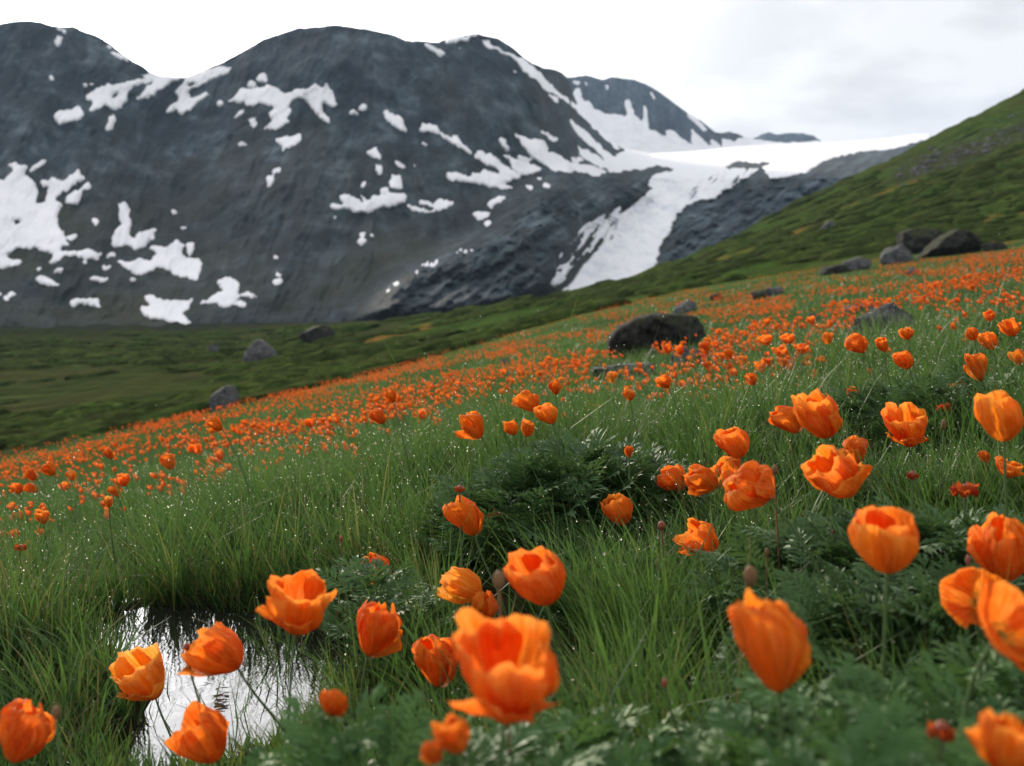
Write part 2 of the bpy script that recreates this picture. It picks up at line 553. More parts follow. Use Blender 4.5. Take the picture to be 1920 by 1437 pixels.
def build_ground():
    us = np.concatenate([np.arange(-3000, -400, 60), np.arange(-400, 2320, 12), np.arange(2320, 5001, 60)]).astype(float)
    ds = np.exp(np.concatenate([np.linspace(math.log(0.3), math.log(6), 190), np.linspace(math.log(6.05), math.log(690), 260)]))
    U, D = np.meshgrid(us, ds)
    X = (U - 960) / F * D
    Z = gz(X, D)
    V = np.stack([X, D, Z], -1).reshape(-1, 3)
    Uq = (U[:-1, :-1] + U[1:, 1:]) / 2; Dq = np.sqrt(D[:-1, :-1] * D[1:, 1:])
    wob = 1 + 0.06 * fbm(Uq / 60, np.log(Dq) * 9, 3, 3)
    e = edge_d(Uq) * wob
    meadow = Dq < e
    hillm = (~meadow) & (Uq > 690 + 0.6 * (Dq - 50))
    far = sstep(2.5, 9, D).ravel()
    u, d = U.ravel(), D.ravel()
    px, py = proj(V[:, 0], V[:, 1], V[:, 2])
    # bare stony band high on the right hill, thin poppy streaks across it
    band = np.exp(-((py - (331 - 0.36 * (px - 1680))) / 26) ** 2) * sstep(1640, 1720, px) * (d > 100)
    bare = np.clip(band * (0.6 + 0.8 * fbm(px / 18, py / 9, 44, 3)), 0, 1)
    org = np.zeros(len(d))
    for (xa, ya, xb, yb, wd) in ((1290, 512, 1490, 447, 7), (1480, 445, 1600, 385, 5), (1640, 372, 1735, 338, 6), (1800, 432, 1925, 392, 6), (640, 655, 800, 612, 5)):
        t = np.clip((px - xa) / (xb - xa), 0, 1); yl = ya + (yb - ya) * t
        org = np.maximum(org, np.exp(-((py - yl) / wd) ** 2) * (px > xa - 8) * (px < xb + 8) * (d > 60))
    org = np.clip(org * (0.65 + 0.9 * fbm(px / 12, py / 6, 46, 3)), 0, 0.75)
    org = org + 0.35 * sstep(0.75, 1.0, d / (edge_d(u))) * (1 - sstep(1.0, 1.08, d / edge_d(u))) * (u > 500)
    bare = np.maximum(bare, 0.8 * sstep(350, 440, d) * (u < 900))
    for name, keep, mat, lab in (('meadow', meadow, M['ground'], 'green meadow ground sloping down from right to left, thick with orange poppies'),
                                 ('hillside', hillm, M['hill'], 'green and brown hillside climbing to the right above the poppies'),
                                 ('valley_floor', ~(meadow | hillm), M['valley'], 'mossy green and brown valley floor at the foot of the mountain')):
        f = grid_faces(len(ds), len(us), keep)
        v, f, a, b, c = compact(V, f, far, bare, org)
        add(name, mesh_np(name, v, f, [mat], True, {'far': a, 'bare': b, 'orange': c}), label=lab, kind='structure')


build_ground()

# ------------------------------------------------------------------ mountains
KA, KB, KC, KD, KE = (0, 20, .2505), (0, 280, .2505), (380, 100, .2505), (680, 40, .2505), (940, 120, .2505)
KF, KG = (680, 280, .3236), (1200, 140, .3758)


def pl(k, s):
    q = [tuple(map(float, t.split(','))) for t in s.split()]
    return [(k[0] + x * k[2], k[1] + y * k[2]) for x, y in q]


SNOW = [pl(KA, t) for t in (
    "635,640 700,600 810,550 850,560 950,525 1100,512 1040,475 1110,485 1105,455 1240,490 1400,490 1200,520 1060,545 960,600 950,680 900,730 830,745 795,705 700,755 665,735 700,680 650,670",
    "1400,490 1270,545 1190,600 1120,640 1080,675 1015,670 1070,615 1095,565 1200,515",
    "1380,510 1500,465 1640,420 1745,425 1700,475 1600,510 1500,560 1440,580 1400,610 1420,650 1480,650 1540,600 1570,630 1480,690 1440,740 1380,760 1345,795 1330,740 1215,775 1290,700 1340,660 1310,610 1370,550",
    "395,790 450,745 530,750 600,715 635,775 590,810 500,830 440,860",
    "800,800 850,780 865,815 840,890 800,910 785,880 820,830", "395,110 450,125 515,165 470,168", "400,235 425,185 470,195 455,240 425,272",
    "780,245 850,275 850,290 800,275", "825,310 900,320 985,380 940,378 870,350")]
SNOW += [pl(KB, t) for t in (
    "-260,160 -60,200 20,240 60,190 110,175 60,110 120,90 150,130 210,120 170,180 240,230 280,300 280,370 265,410 340,400 440,390 460,420 430,500 430,590 480,620 490,670 520,720 470,730 440,745 510,775 680,750 775,780 720,800 750,835 600,810 480,795 420,850 360,860 400,790 270,740 130,745 50,795 80,825 180,840 90,880 0,890 -260,890",
    "350,330 380,210 440,220 470,250 600,140 600,200 645,175 620,230 500,310 420,350 420,400 350,400",
    "500,350 610,290 650,250 690,280 660,310 610,310 600,370 580,410 490,410", "215,150 350,55 335,110 220,170", "300,235 360,235 350,270 310,270",
    "880,410 940,400 975,440 965,500 990,530 960,650 1010,680 1010,630 1160,595 1150,670 1090,710 1080,740 1000,745 950,715 860,735 835,690 860,610 920,545 890,510 900,450",
    "960,850 1040,820 1140,830 1180,770 1110,740 1160,720 1250,740 1310,685 1380,710 1360,800 1400,820 1490,820 1510,880 1480,950 1470,985 1310,940 1220,885 1160,890 1100,935 1020,940 950,890 850,830 900,830",
    "1400,710 1450,690 1455,730 1420,810 1395,770",
    "1605,980 1660,985 1720,955 1790,1000 1780,1060 1795,1110 1740,1170 1650,1180 1640,1150 1480,1155 1560,1120 1670,1060",
    "1075,1090 1160,1095 1200,1125 1290,1140 1440,1125 1410,1210 1350,1220 1440,1300 1380,1315 1200,1280 1080,1250 1040,1180 1130,1180 1090,1130",
    "525,1140 590,1120 750,1125 735,1155 770,1190 690,1170 570,1155 550,1185", "260,965 300,945 390,985 475,1032 400,1022 310,1010",
    "635,965 700,950 810,975 760,1000", "385,920 440,895 500,892 440,930", "240,885 315,885 280,920", "735,872 830,875 800,905", "608,830 660,840 630,860",
    "678,520 730,515 745,545 705,575", "500,660 580,635 580,672 520,684")]
SNOW += [pl(KC, t) for t in (
    "185,360 240,330 290,265 350,275 440,260 490,235 540,255 620,300 700,270 800,265 850,230 910,260 930,225 970,290 1010,385 970,405 890,370 900,440 945,480 950,525 890,490 830,420 780,360 740,325 690,340 650,390 655,450 620,500 660,520 560,575 455,570 520,510 500,450 550,405 440,380 340,400 300,380 330,340 270,370",
    "400,195 420,145 470,145 490,200 460,225", "340,240 355,205 410,240 380,260", "225,480 310,412 305,445 260,492", "340,480 390,500 410,545 370,555",
    "510,635 560,650 620,620 740,605 740,650 680,690 600,735 590,690", "510,885 585,852 575,892 520,902", "475,930 545,912 530,960 510,1012 478,990",
    "1210,735 1260,720 1300,695 1300,720 1345,795 1270,785", "1290,840 1325,830 1345,880 1320,910 1295,890", "1438,812 1480,818 1518,860 1490,868", "1568,818 1618,852 1580,852",
    "1400,945 1420,915 1475,920 1490,960 1500,1015 1400,1000",
    "945,1160 970,1130 1060,1130 1015,1075 1090,1055 1170,1100 1200,1130 1180,1050 1240,1100 1300,1065 1440,1045 1535,1060 1510,1110 1450,1140 1330,1160 1230,1190 1130,1190 1090,1165 970,1170",
    "1510,1130 1600,1155 1690,1175 1760,1165 1630,1130 1610,1090 1690,1110 1720,1130 1770,1090 1830,1110 1900,1100 1860,1140 1760,1190 1650,1190 1560,1180")]
SNOW += [pl(KD, t) for t in (
    "155,662 240,705 290,720 310,770 335,840 270,805 180,740", "420,815 450,765 560,785 590,835 680,880 665,840 705,860 745,920 850,1015 760,975 660,905 560,838",
    "850,970 890,965 930,1000 930,975 980,1000 1030,1050 1090,1080 1120,1120 1200,1150 1170,1180 1020,1220 1150,1240 1090,1255 990,1250 800,1210 650,1190 610,1130 690,1135 830,1170 810,1125 880,1140 890,1110 960,1130 1040,1140 1000,1100 920,1060 850,1030",
    "1030,995 1080,1012 1160,1045 1270,1070 1345,1110 1260,1140 1190,1145 1115,1100 1110,1060", "1160,1000 1270,1030 1230,1047 1165,1042",
    "1130,840 1220,870 1350,890 1390,940 1380,980 1450,990 1530,1050 1600,1070 1700,1080 1850,1130 1740,1160 1640,1120 1500,1130 1420,1110 1340,1060 1240,1000 1180,900",
    "1010,862 1065,890 1105,970 1078,978", "1555,1025 1620,1012 1665,1045 1580,1058", "1365,528 1430,555 1474,612 1440,608", "1098,352 1168,392 1130,394",
    "440,160 500,172 630,245 580,272 520,222", "615,150 680,115 790,125 805,152 730,148 640,172", "785,105 850,90 865,115 800,118", "698,188 758,200 730,214", "1320,800 1400,845 1480,900 1420,898")]
SNOW += [pl(KF, t) for t in ("720,320 760,285 850,262 790,312 740,352", "643,385 660,360 760,368 720,397 670,417")]
HOLES = [pl(KA, "830,640 870,610 910,625 850,665"), pl(KA, "1400,550 1450,535 1480,550 1420,570"), pl(KB, "100,525 190,542 130,558 95,572"), pl(KB, "270,380 350,300 340,395")]
DOTS = [(KA, 393, 508, 22), (KA, 640, 560, 20), (KA, 680, 553, 18), (KA, 1652, 697, 22), (KB, 1305, 468, 22), (KB, 1375, 588, 15), (KB, 835, 797, 24), (KB, 45, 1112, 20), (KB, 100, 1085, 26),
        (KB, 1000, 975, 16), (KB, 545, 1165, 18), (KB, 650, 1193, 16), (KB, 1835, 1090, 22), (KB, 1885, 1095, 22), (KB, 1800, 1158, 28), (KC, 1200, 410, 26), (KC, 1140, 450, 28), (KC, 1200, 1360, 24),
        (KC, 1190, 1410, 22), (KC, 1270, 1362, 18), (KC, 967, 1240, 18), (KC, 290, 680, 24), (KC, 1360, 1030, 26), (KC, 1200, 985, 19), (KC, 1667, 680, 22), (KC, 135, 375, 22), (KF, 727, 430, 20),
        (KF, 970, 222, 16), (KF, 1065, 212, 16), (KF, 1025, 168, 14), (KF, 1490, 280, 13), (KF, 1440, 300, 12), (KC, 550, 1100 + 430, 18), (KC, 560, 1660, 20), (KB, 5, 1085, 14), (KC, 560, 1710, 26)]
GLAC = [pl(KD, "880,125 940,140 980,190 1100,240 1230,300 1330,390 1400,465 1480,550 1560,600 1640,640 1740,700 1916,760 1916,970 1900,962 1760,830 1640,710 1540,612 1450,562 1370,512 1300,442 1180,352 1170,312 1050,242 930,192"),
        pl(KD, "1545,722 1600,760 1700,850 1820,970 1900,1030 1916,1060 1830,1050 1700,930 1600,840"),
        pl(KD, "1605,926 1690,972 1760,1010 1840,1060 1916,1080 1950,1130 1850,1125 1700,1062 1640,1010"),
        pl(KE, "760,330 1000,480 2100,480 3400,500 3400,930 2400,960 2150,1010 1916,740 1700,760 1660,800 1916,800 1700,945 1600,1005 1500,1025 1390,1065 1320,1135 1260,1255 1220,1350 1190,1440 1150,1560 1080,1680 900,1800 500,1800 440,1700 500,1600 560,1500 640,1400 720,1320 850,1240 880,1130 1000,1035 1130,945 1090,900 1140,825 1300,792 1180,758 1060,790 900,802 820,802 800,745 850,705 860,662 925,655")]
NOTGL = [pl(KG, "430,458 490,428 560,438 665,443 590,470 500,478"),
         pl(KG, "1700,250 1255,372 1100,385 1000,405 900,440 850,480 750,510 620,532 500,582 330,627 250,652 190,702 150,782 100,862 90,942 0,1022 -60,1200 1900,1200")]
STREAK = [pl(KF, "1500,320 1290,435 1200,520 1130,640 1085,790 1180,840 1260,700 1360,600 1450,510 1470,420"),
          pl(KG, "225,630 270,568 430,465 600,470 520,520 420,570 330,622")]
VEIN = [pl(KF, "285,700 440,620 470,640 330,740"), pl(KF, "540,590 660,540 640,600 560,630"), pl(KF, "660,500 780,455 760,480 690,515"), pl(KF, "120,800 215,760 205,800 130,840")]
RIDGE = np.array([(-700, 60), (-400, 70), (-200, 60), (-80, 48), (0, 45), (25, 40), (55, 38), (80, 42), (100, 49), (120, 50), (137, 50), (160, 60), (180, 67), (205, 81), (222, 95), (250, 115), (268, 125), (280, 134),
                  (300, 141), (325, 144), (348, 145), (375, 135), (415, 118), (440, 105), (465, 90), (490, 76), (515, 66), (560, 53), (600, 50), (625, 47), (650, 49), (690, 55), (715, 61), (740, 66), (760, 75), (790, 78),
                  (822, 80), (840, 72), (860, 68), (890, 63), (910, 67), (932, 71), (955, 85), (970, 97), (985, 110), (1003, 121), (1020, 128), (1040, 130), (1054, 136), (1066, 148), (1074, 175), (1085, 200), (1110, 232), (1140, 258),
                  (1165, 278), (1220, 288), (1300, 284), (1380, 275), (1450, 270), (1540, 266), (1600, 264), (1660, 260), (1720, 252), (1900, 245)], float)
APRON = pl(KF, "-100,980 0,920 240,700 470,600 700,480 800,430 860,330 1000,210 1180,150 1440,130 1700,95 1810,120 1640,200 1680,260 1500,330 1290,440 1130,640 1085,800 800,930 300,990")


def fieldmask(U, Y, polys, holes=(), dots=(), warp=2.2, seed=60):
    wx = U + warp * fbm(U / 9, Y / 9, seed, 3) * 1.2 + 1.8 * fbm(U / 3.6, Y / 3.6, seed + 9, 2)
    wy = Y + warp * fbm(U / 9, Y / 9, seed + 5, 3) * 1.2 + 1.8 * fbm(U / 3.6, Y / 3.6, seed + 13, 2)
    m = np.zeros(U.shape)
    for p in polys:
        m[inpoly(wx, wy, p)] = 1
    for p in holes:
        m[inpoly(wx, wy, p)] = 0
    for k, x, y, r in dots:
        qx, qy = wx - k[0] - x * k[2], wy - k[1] - y * k[2]; an = 0.5 * math.sin(x * 1.7); qx, qy = qx * math.cos(an) + qy * math.sin(an), qy * math.cos(an) - qx * math.sin(an)
        m[(qx / 1.35) ** 2 + (qy / 0.72) ** 2 < (r * k[2] * (1 + 0.5 * fbm(U / 3.1, Y / 3.1, 66, 2))) ** 2] = 1
    return m


def label_components(mask):
    lab = np.zeros(mask.shape, int); n = 0
    idx = np.argwhere(mask)
    for r, c in idx:
        if lab[r, c]: continue
        n += 1; st = [(r, c)]; lab[r, c] = n
        while st:
            a, b = st.pop()
            for a2, b2 in ((a + 1, b), (a - 1, b), (a, b + 1), (a, b - 1)):
                if 0 <= a2 < mask.shape[0] and 0 <= b2 < mask.shape[1] and mask[a2, b2] and not lab[a2, b2]:
                    lab[a2, b2] = n; st.append((a2, b2))
    return lab, n


def build_massif():
    us = np.concatenate([np.arange(-700, -60, 12), np.arange(-60, 1741, 2.5)])
    nr = 235
    f = np.linspace(0, 1, nr) ** 0.95
    U, Fr = np.meshgrid(us, f)
    yr = np.interp(us, RIDGE[:, 0], RIDGE[:, 1])
    yr = yr + 1.3 * fbm(us / 14, us * 0, 70, 3) * (us < 1060) + 0.6 * fbm(us / 4, us * 0, 71, 2) * (us < 1060)
    yb = np.interp(us, [-700, 700, 900, 1200, 1720], [632, 630, 625, 600, 560])
    Y = yb + (yr - yb) * Fr
    wP = sstep(1000, 1175, U)
    dA = 430 + (930 - 430) * Fr ** 1.08
    hm = np.clip((Y - 335) / (yb - 335), 0, 1)           # 1 at the base, 0 at the lip of the icefall
    tp = np.clip((335 - Y) / np.maximum(335 - yr, 1), 0, 1)
    dP = 430 + 420 * (1 - hm) ** 0.9 + 1350 * tp ** 1.3
    D = dA * (1 - wP) + dP * wP
    ap = inpoly(U, Y, APRON).astype(float)
    ap = gauss(gauss(ap, 5, 0), 6, 1)
    gl = fieldmask(U, Y, GLAC, NOTGL, warp=3.0, seed=64)
    # icefall edges break into streaks that run down the slope
    fl = U * 0.80 + Y * 0.55                               # across the flow
    al = -U * 0.5 + Y * 0.85
    strk = fbm(fl / 5, al / 50, 33, 3) + 0.5 * fbm(fl / 2.4, al / 16, 36, 2)
    for p, th in ((STREAK[0], 0.03), (STREAK[1], -0.22)):
        z = inpoly(U + 3 * fbm(U / 10, Y / 10, 3, 2), Y, p)
        gl[z] = (strk[z] > th)
    sn = fieldmask(U, Y, SNOW, HOLES, DOTS)
    vz = fbm(U / 5, Y / 3.0, 38, 3)
    for p in VEIN:
        z = inpoly(U, Y, p); sn[z] = np.maximum(sn[z], (vz[z] > 0.05))
    isg = inpoly(U, Y, pl(KE, "500,-200 5000,-200 5000,1900 400,1900 400,1300 1000,900 800,840 760,700 500,300")) | (gl > 0.5)
    sn[isg & (gl < 0.5) & (U > 1095)] = 0
    gls = gauss(gauss(gl, 0.7, 0), 0.7, 1)
    sns = gauss(gauss(sn, 1.0, 0), 0.8, 1)
    edge = np.clip(4 * sns * (1 - sns), 0, 1)
    sns = np.clip(sns + edge * (0.62 * fbm((U + 0.5 * Y) / 4.0, Y / 13, 97, 4, 0.65) + 0.08), 0, 1)
    anysnow = np.maximum(gls, sns)
    # rock relief: gullies that run down the face, slabs on the apron
    sl = U + 0.45 * (Y - 300) * np.where(U < 700, 0.8, -0.9)
    rel = 0.030 * fbm(U / 150, Y / 120, 50, 3) + 0.013 * fbm(sl / 34, Y / 110, 51, 4, 0.55) - 0.012 * np.abs(fbm(sl / 40 + 0.6 * fbm(U / 40, Y / 40, 57, 2), Y / 90, 52, 4, 0.6)) + 0.0035 * fbm(sl / 6, Y / 12, 58, 3)
    sb = (U * 0.55 + Y * 0.83)
    slab = 0.028 * fbm(sb / 26, (U - Y) / 130, 53, 4, 0.55) + 0.012 * fbm(U / 14, Y / 10, 54, 3, 0.6)
    rockR = inpoly(U, Y, pl(KG, "-60,1100 90,942 150,782 250,652 500,582 850,480 1255,372 1500,330 1500,1100")).astype(float)
    rockR = gauss(gauss(rockR, 3, 0), 3, 1)
    k = np.clip(ap + rockR, 0, 1)
    rel = rel * (1 - k) + slab * 1.25 * k
    rel = rel * (1 - 0.75 * np.clip(gls, 0, 1)) * sstep(0, 0.03, 1.02 - Fr)
    D = D * (1 - 0.13 * ap * sstep(1.0, 0.5, Fr)) * (1 + rel)
    rx, rz = ray(U, Y)
    V = np.stack([rx * D, D, rz * D], -1)
    # far side of the crest, falling away
    back = []
    for q, (dd, dz) in enumerate(((60, -12), (250, -120), (700, -420), (1200, -760))):
        b = V[-1].copy(); b[:, 1] += dd; b[:, 0] *= (b[:, 1] / (b[:, 1] - dd)); b[:, 2] += dz; back.append(b)
    VV = np.concatenate([V, np.stack(back)], 0)
    moss = sstep(300, 480, Y + 40 * fbm(U / 90, Y / 60, 55, 3)) * (1 - k) + 0.35 * sstep(-0.1, 0.5, fbm(U / 120, Y / 80, 56, 3)) * (1 - k)
    moss = np.concatenate([np.clip(moss, 0, 1), np.zeros((4, len(us)))], 0)
    slw = sl + 14 * fbm(U / 35, Y / 28, 69, 3)
    stk = 0.75 * fbm(slw / 20, Y / 48, 59, 5, 0.62) * (1 - k) + fbm(sb / 7, (U - Y) / 60, 62, 4, 0.6) * k + 0.75 * fbm(U / 40, Y / 26, 63, 5, 0.62)
    stk = np.concatenate([stk, np.zeros((4, len(us)))], 0)
    nrr = VV.shape[0]
    mt = add('mountain', mesh_np('mountain', VV.reshape(-1, 3), grid_faces(nrr, len(us)), [M['mrock']], True, {'moss': moss.ravel(), 'streak': stk.ravel()}),
             label='dark grey rounded mountain with two domes and scattered snow patches', kind='structure')

    def lift(m, amt):
        Ds = D * (1 - amt * (np.clip(m, 0, 1) - 0.5))
        z = V[..., 2] + D * 0.0018 * (m - 0.5)
        return np.stack([rx * Ds, Ds, rz * Ds], -1) * [1, 1, 0] + np.stack([z * 0, z * 0, rz * Ds + D * 0.0006 * (m - 0.5)], -1)
    # glacier: the part joined to the icefall
    gm = gls > 0.12
    cell = gm[:-1, :-1] | gm[1:, :-1] | gm[:-1, 1:] | gm[1:, 1:]
    brk = sstep(300, 345, Y) * sstep(0.2, 0.9, gls)
    cre = 0.007 * brk * fbm(fl / 9, al / 9, 80, 4, 0.6)
    Vg = lift(gls, 0.012)
    Vg = Vg * (1 + cre[..., None])
    v, f2, a = compact(Vg.reshape(-1, 3), grid_faces(nr, len(us), cell), brk.ravel())
    add('glacier', mesh_np('glacier', v, f2, [M['ice']], True, {'broken': a}), label='white glacier spilling over dark rock in a broken icefall', kind='structure')
    # snow patches: every separate patch is a part of the mountain
    sm = (sns > 0.12) & ~((gls > 0.5) & (sns < 0.5))
    cell = sm[:-1, :-1] | sm[1:, :-1] | sm[:-1, 1:] | sm[1:, 1:]
    lab, n = label_components(cell)
    Vs = lift(sns, 0.010).reshape(-1, 3)
    small = np.zeros(cell.shape, bool)
    sizes = np.bincount(lab.ravel())
    for i in range(1, n + 1):
        c = lab == i
        if sizes[i] < 14:
            small |= c; continue
        v, f2 = compact(Vs, grid_faces(nr, len(us), c))
        add('snow_patch', mesh_np('snow_patch', v, f2, [M['snow']]), parent=mt)
    if small.any():
        v, f2 = compact(Vs, grid_faces(nr, len(us), small))
        add('snow_specks', mesh_np('snow_specks', v, f2, [M['snow']]), parent=mt, kind='stuff')


build_massif()


def build_far_ridge(name, sil, ybase, d0, d1, snowpolys, label, seed, step=2.5):
    sil = np.array(sil, float)
    us = np.arange(sil[0, 0], sil[-1, 0] + 0.1, step)
    nr = 70
    U, Fr = np.meshgrid(us, np.linspace(0, 1, nr))
    yr = np.interp(us, sil[:, 0], sil[:, 1]) + 1.0 * fbm(us / 8, us * 0, seed, 3)
    Y = ybase + (yr - ybase) * Fr
    D = d0 + (d1 - d0) * Fr
    sn = gauss(gauss(fieldmask(U, Y, snowpolys, warp=1.2, seed=seed + 3), 0.6, 0), 0.6, 1)
    rel = 0.016 * fbm(U / 22, Y / 70, seed + 1, 4, 0.55) + 0.005 * fbm(U / 7, Y / 9, seed + 2, 3)
    D = D * (1 + rel * sstep(0, 0.05, 1.03 - Fr) * (1 - 0.7 * sn))
    rx, rz = ray(U, Y)
    V = np.stack([rx * D, D, rz * D], -1)
    back = []
    for dd, dz in ((150, -40), (900, -500)):
        b = V[-1].copy(); b[:, 1] += dd; b[:, 2] += dz; back.append(b)
    VV = np.concatenate([V, np.stack(back)], 0)
    o = add(name, mesh_np(name, VV.reshape(-1, 3), grid_faces(nr + 2, len(us)), [M['mrock']], True, {'moss': np.zeros(VV.shape[0] * VV.shape[1]), 'streak': np.concatenate([fbm(U / 5, Y / 30, seed + 9, 4, .6), np.zeros((2, len(us)))]).ravel()}), label=label, kind='structure')
    Ds = D * (1 - 0.006 * (sn - 0.5))
    Vs = np.stack([rx * Ds, Ds, rz * Ds], -1).reshape(-1, 3)
    sm = sn > 0.12
    cell = sm[:-1, :-1] | sm[1:, :-1] | sm[:-1, 1:] | sm[1:, 1:]
    lab, n = label_components(cell)
    for i in range(1, n + 1):
        v, f2 = compact(Vs, grid_faces(nr, len(us), lab == i))
        add('snow_patch', mesh_np('snow_patch', v, f2, [M['snow']]), parent=o)


build_far_ridge('far_ridge', [(1000, 200), (1040, 160), (1060, 146), (1080, 144), (1100, 141), (1113, 145), (1130, 150), (1148, 144), (1165, 147), (1190, 150), (1216, 160), (1238, 174), (1263, 193), (1291, 213),
                              (1316, 228), (1341, 248), (1353, 250), (1368, 247), (1381, 251), (1400, 258), (1420, 262), (1470, 268)], 320, 2300, 2900,
                [pl(KE, "-100,300 520,330 545,200 570,178 592,182 605,250 640,290 650,268 692,330 770,370 870,380 940,395 918,265 957,265 990,370 1060,450 1066,315 1086,315 1105,490 1150,500 1228,548 1228,492 1290,500 1350,560 1432,602 1415,478 1480,540 1560,612 1570,560 1650,632 1652,555 1745,582 1780,555 1900,540 2300,540 2300,1200 -100,1200"),
                 pl(KE, "530,118 590,135 588,158 540,148"), pl(KE, "618,128 640,135 645,170 628,165"), pl(KE, "778,155 800,160 802,200 780,195"), pl(KE, "1385,362 1460,395 1540,495 1520,510 1440,440 1400,405"), pl(KE, "1100,205 1125,210 1150,270 1135,270")],
                'steep blue grey ridge with snow gullies behind the glacier', 120)
build_far_ridge('distant_peak', [(1360, 275), (1420, 257), (1428, 252), (1442, 248), (1456, 253), (1480, 250), (1505, 250), (1525, 255), (1542, 266), (1560, 275)], 285, 3800, 4000,
                [pl(KG, "560,330 610,322 650,345 740,348 760,335 800,340 960,325 960,400 560,400")], 'small blue grey peak on the skyline beyond the glacier', 140)

# ------------------------------------------------------------------ boulders
def ico(sub):
    import bmesh
    b = bmesh.new(); bmesh.ops.create_icosphere(b, subdivisions=sub, radius=1)
    v = np.array([x.co[:] for x in b.verts]); f = np.array([[x.index for x in q.verts] for q in b.faces]); b.free()
    return v, f


ICO4, ICO3, ICO2, ICO1 = ico(5), ico(3), ico(2), ico(1)


def rockmesh(seed, cuts=9, rough=0.05, base=ICO4):
    r = np.random.RandomState(seed)
    v, f = base[0].copy(), base[1]
    for i in range(cuts):
        n = r.normal(size=3); n /= np.linalg.norm(n)
        if i == 0: n = np.array([-0.5, -0.2, 0.85]); n /= np.linalg.norm(n)
        h = r.uniform(0.55, 0.82)
        s = v @ n - h
        v = v - np.outer(np.maximum(s, 0) * 0.92, n)
    d = rough * (fbm(v[:, 0] * 2.2 + v[:, 2] * 1.7, v[:, 1] * 2.2 - v[:, 2] * 1.3, seed, 4, 0.55))
    d += rough * 0.5 * fbm(v[:, 0] * 7 + v[:, 2] * 5, v[:, 1] * 7 - v[:, 2] * 4, seed + 3, 3)
    return v * (1 + d[:, None]), f


PROFILE = {3: [(-.5, -.5), (-.49, -.12), (-.36, .20), (-.16, .44), (.02, .5), (.40, .44), (.5, .22), (.47, -.02), (.30, -.25), (.1, -.5)],
           15: [(-.5, -.4), (-.46, .2), (-.1, .42), (.46, .5), (.5, .1), (.3, -.5)],
           18: [(-.5, -.5), (-.46, .34), (-.2, .5), (.3, .46), (.5, .1), (.5, -.5)],
           22: [(-.5, -.5), (-.24, .2), (-.05, .5), (.16, .42), (.38, .05), (.5, -.2), (.5, -.5)],
           37: [(-.5, -.5), (-.38, .0), (-.1, .46), (.05, .5), (.38, .1), (.5, -.3), (.45, -.5)],
           5: [(-.5, -.5), (-.47, .25), (-.15, .5), (.35, .4), (.5, .1), (.42, -.5)]}


def profile_rock(poly, seed, rough=0.085):
    v, f = ICO4[0].copy(), ICO4[1]
    poly = np.array(poly)
    y = v[:, 1]
    ang = np.arctan2(v[:, 2], v[:, 0])
    ca, sa = np.cos(ang), np.sin(ang)
    rad = np.full(len(v), 9.0)
    for i in range(len(poly)):
        a, b = poly[i - 1], poly[i]
        e = b - a
        den = ca * e[1] - sa * e[0]
        t = (a[0] * e[1] - a[1] * e[0]) / np.where(abs(den) < 1e-9, 1e-9, den)
        q = (ca * t - a[0]) * e[0] + (sa * t - a[1]) * e[1]
        q = q / (e @ e)
        ok = (t > 0) & (q >= -0.001) & (q <= 1.001)
        rad = np.where(ok, np.minimum(rad, t), rad)
    rad = np.where(rad > 5, 0.5, rad)
    k = np.clip(1 - np.maximum(np.abs(y) - 0.35, 0) / 0.65, 0, 1) ** 0.5       # blunt ends
    out = np.stack([ca * rad * k, np.clip(y, -.8, .8) * 0.62, sa * rad * k], -1)
    r = np.random.RandomState(seed)
    for i in range(7):                                                       # knocked off corners
        n = np.array([r.normal() * .7, -1.0 if i < 5 else 1.0, r.normal() * .45]); n /= np.linalg.norm(n)
        s = out @ n - r.uniform(0.26, 0.42)
        out = out - np.outer(np.maximum(s, 0) * 0.9, n)
    d = rough * (fbm(out[:, 0] * 5 + out[:, 2] * 4, out[:, 1] * 5 - out[:, 2] * 3, seed, 4, 0.6)) + rough * .5 * fbm(out[:, 0] * 16 + out[:, 2] * 12, out[:, 1] * 16 - out[:, 2] * 9, seed + 3, 2)
    return out * (1 + d[:, None]) * 1.0, f


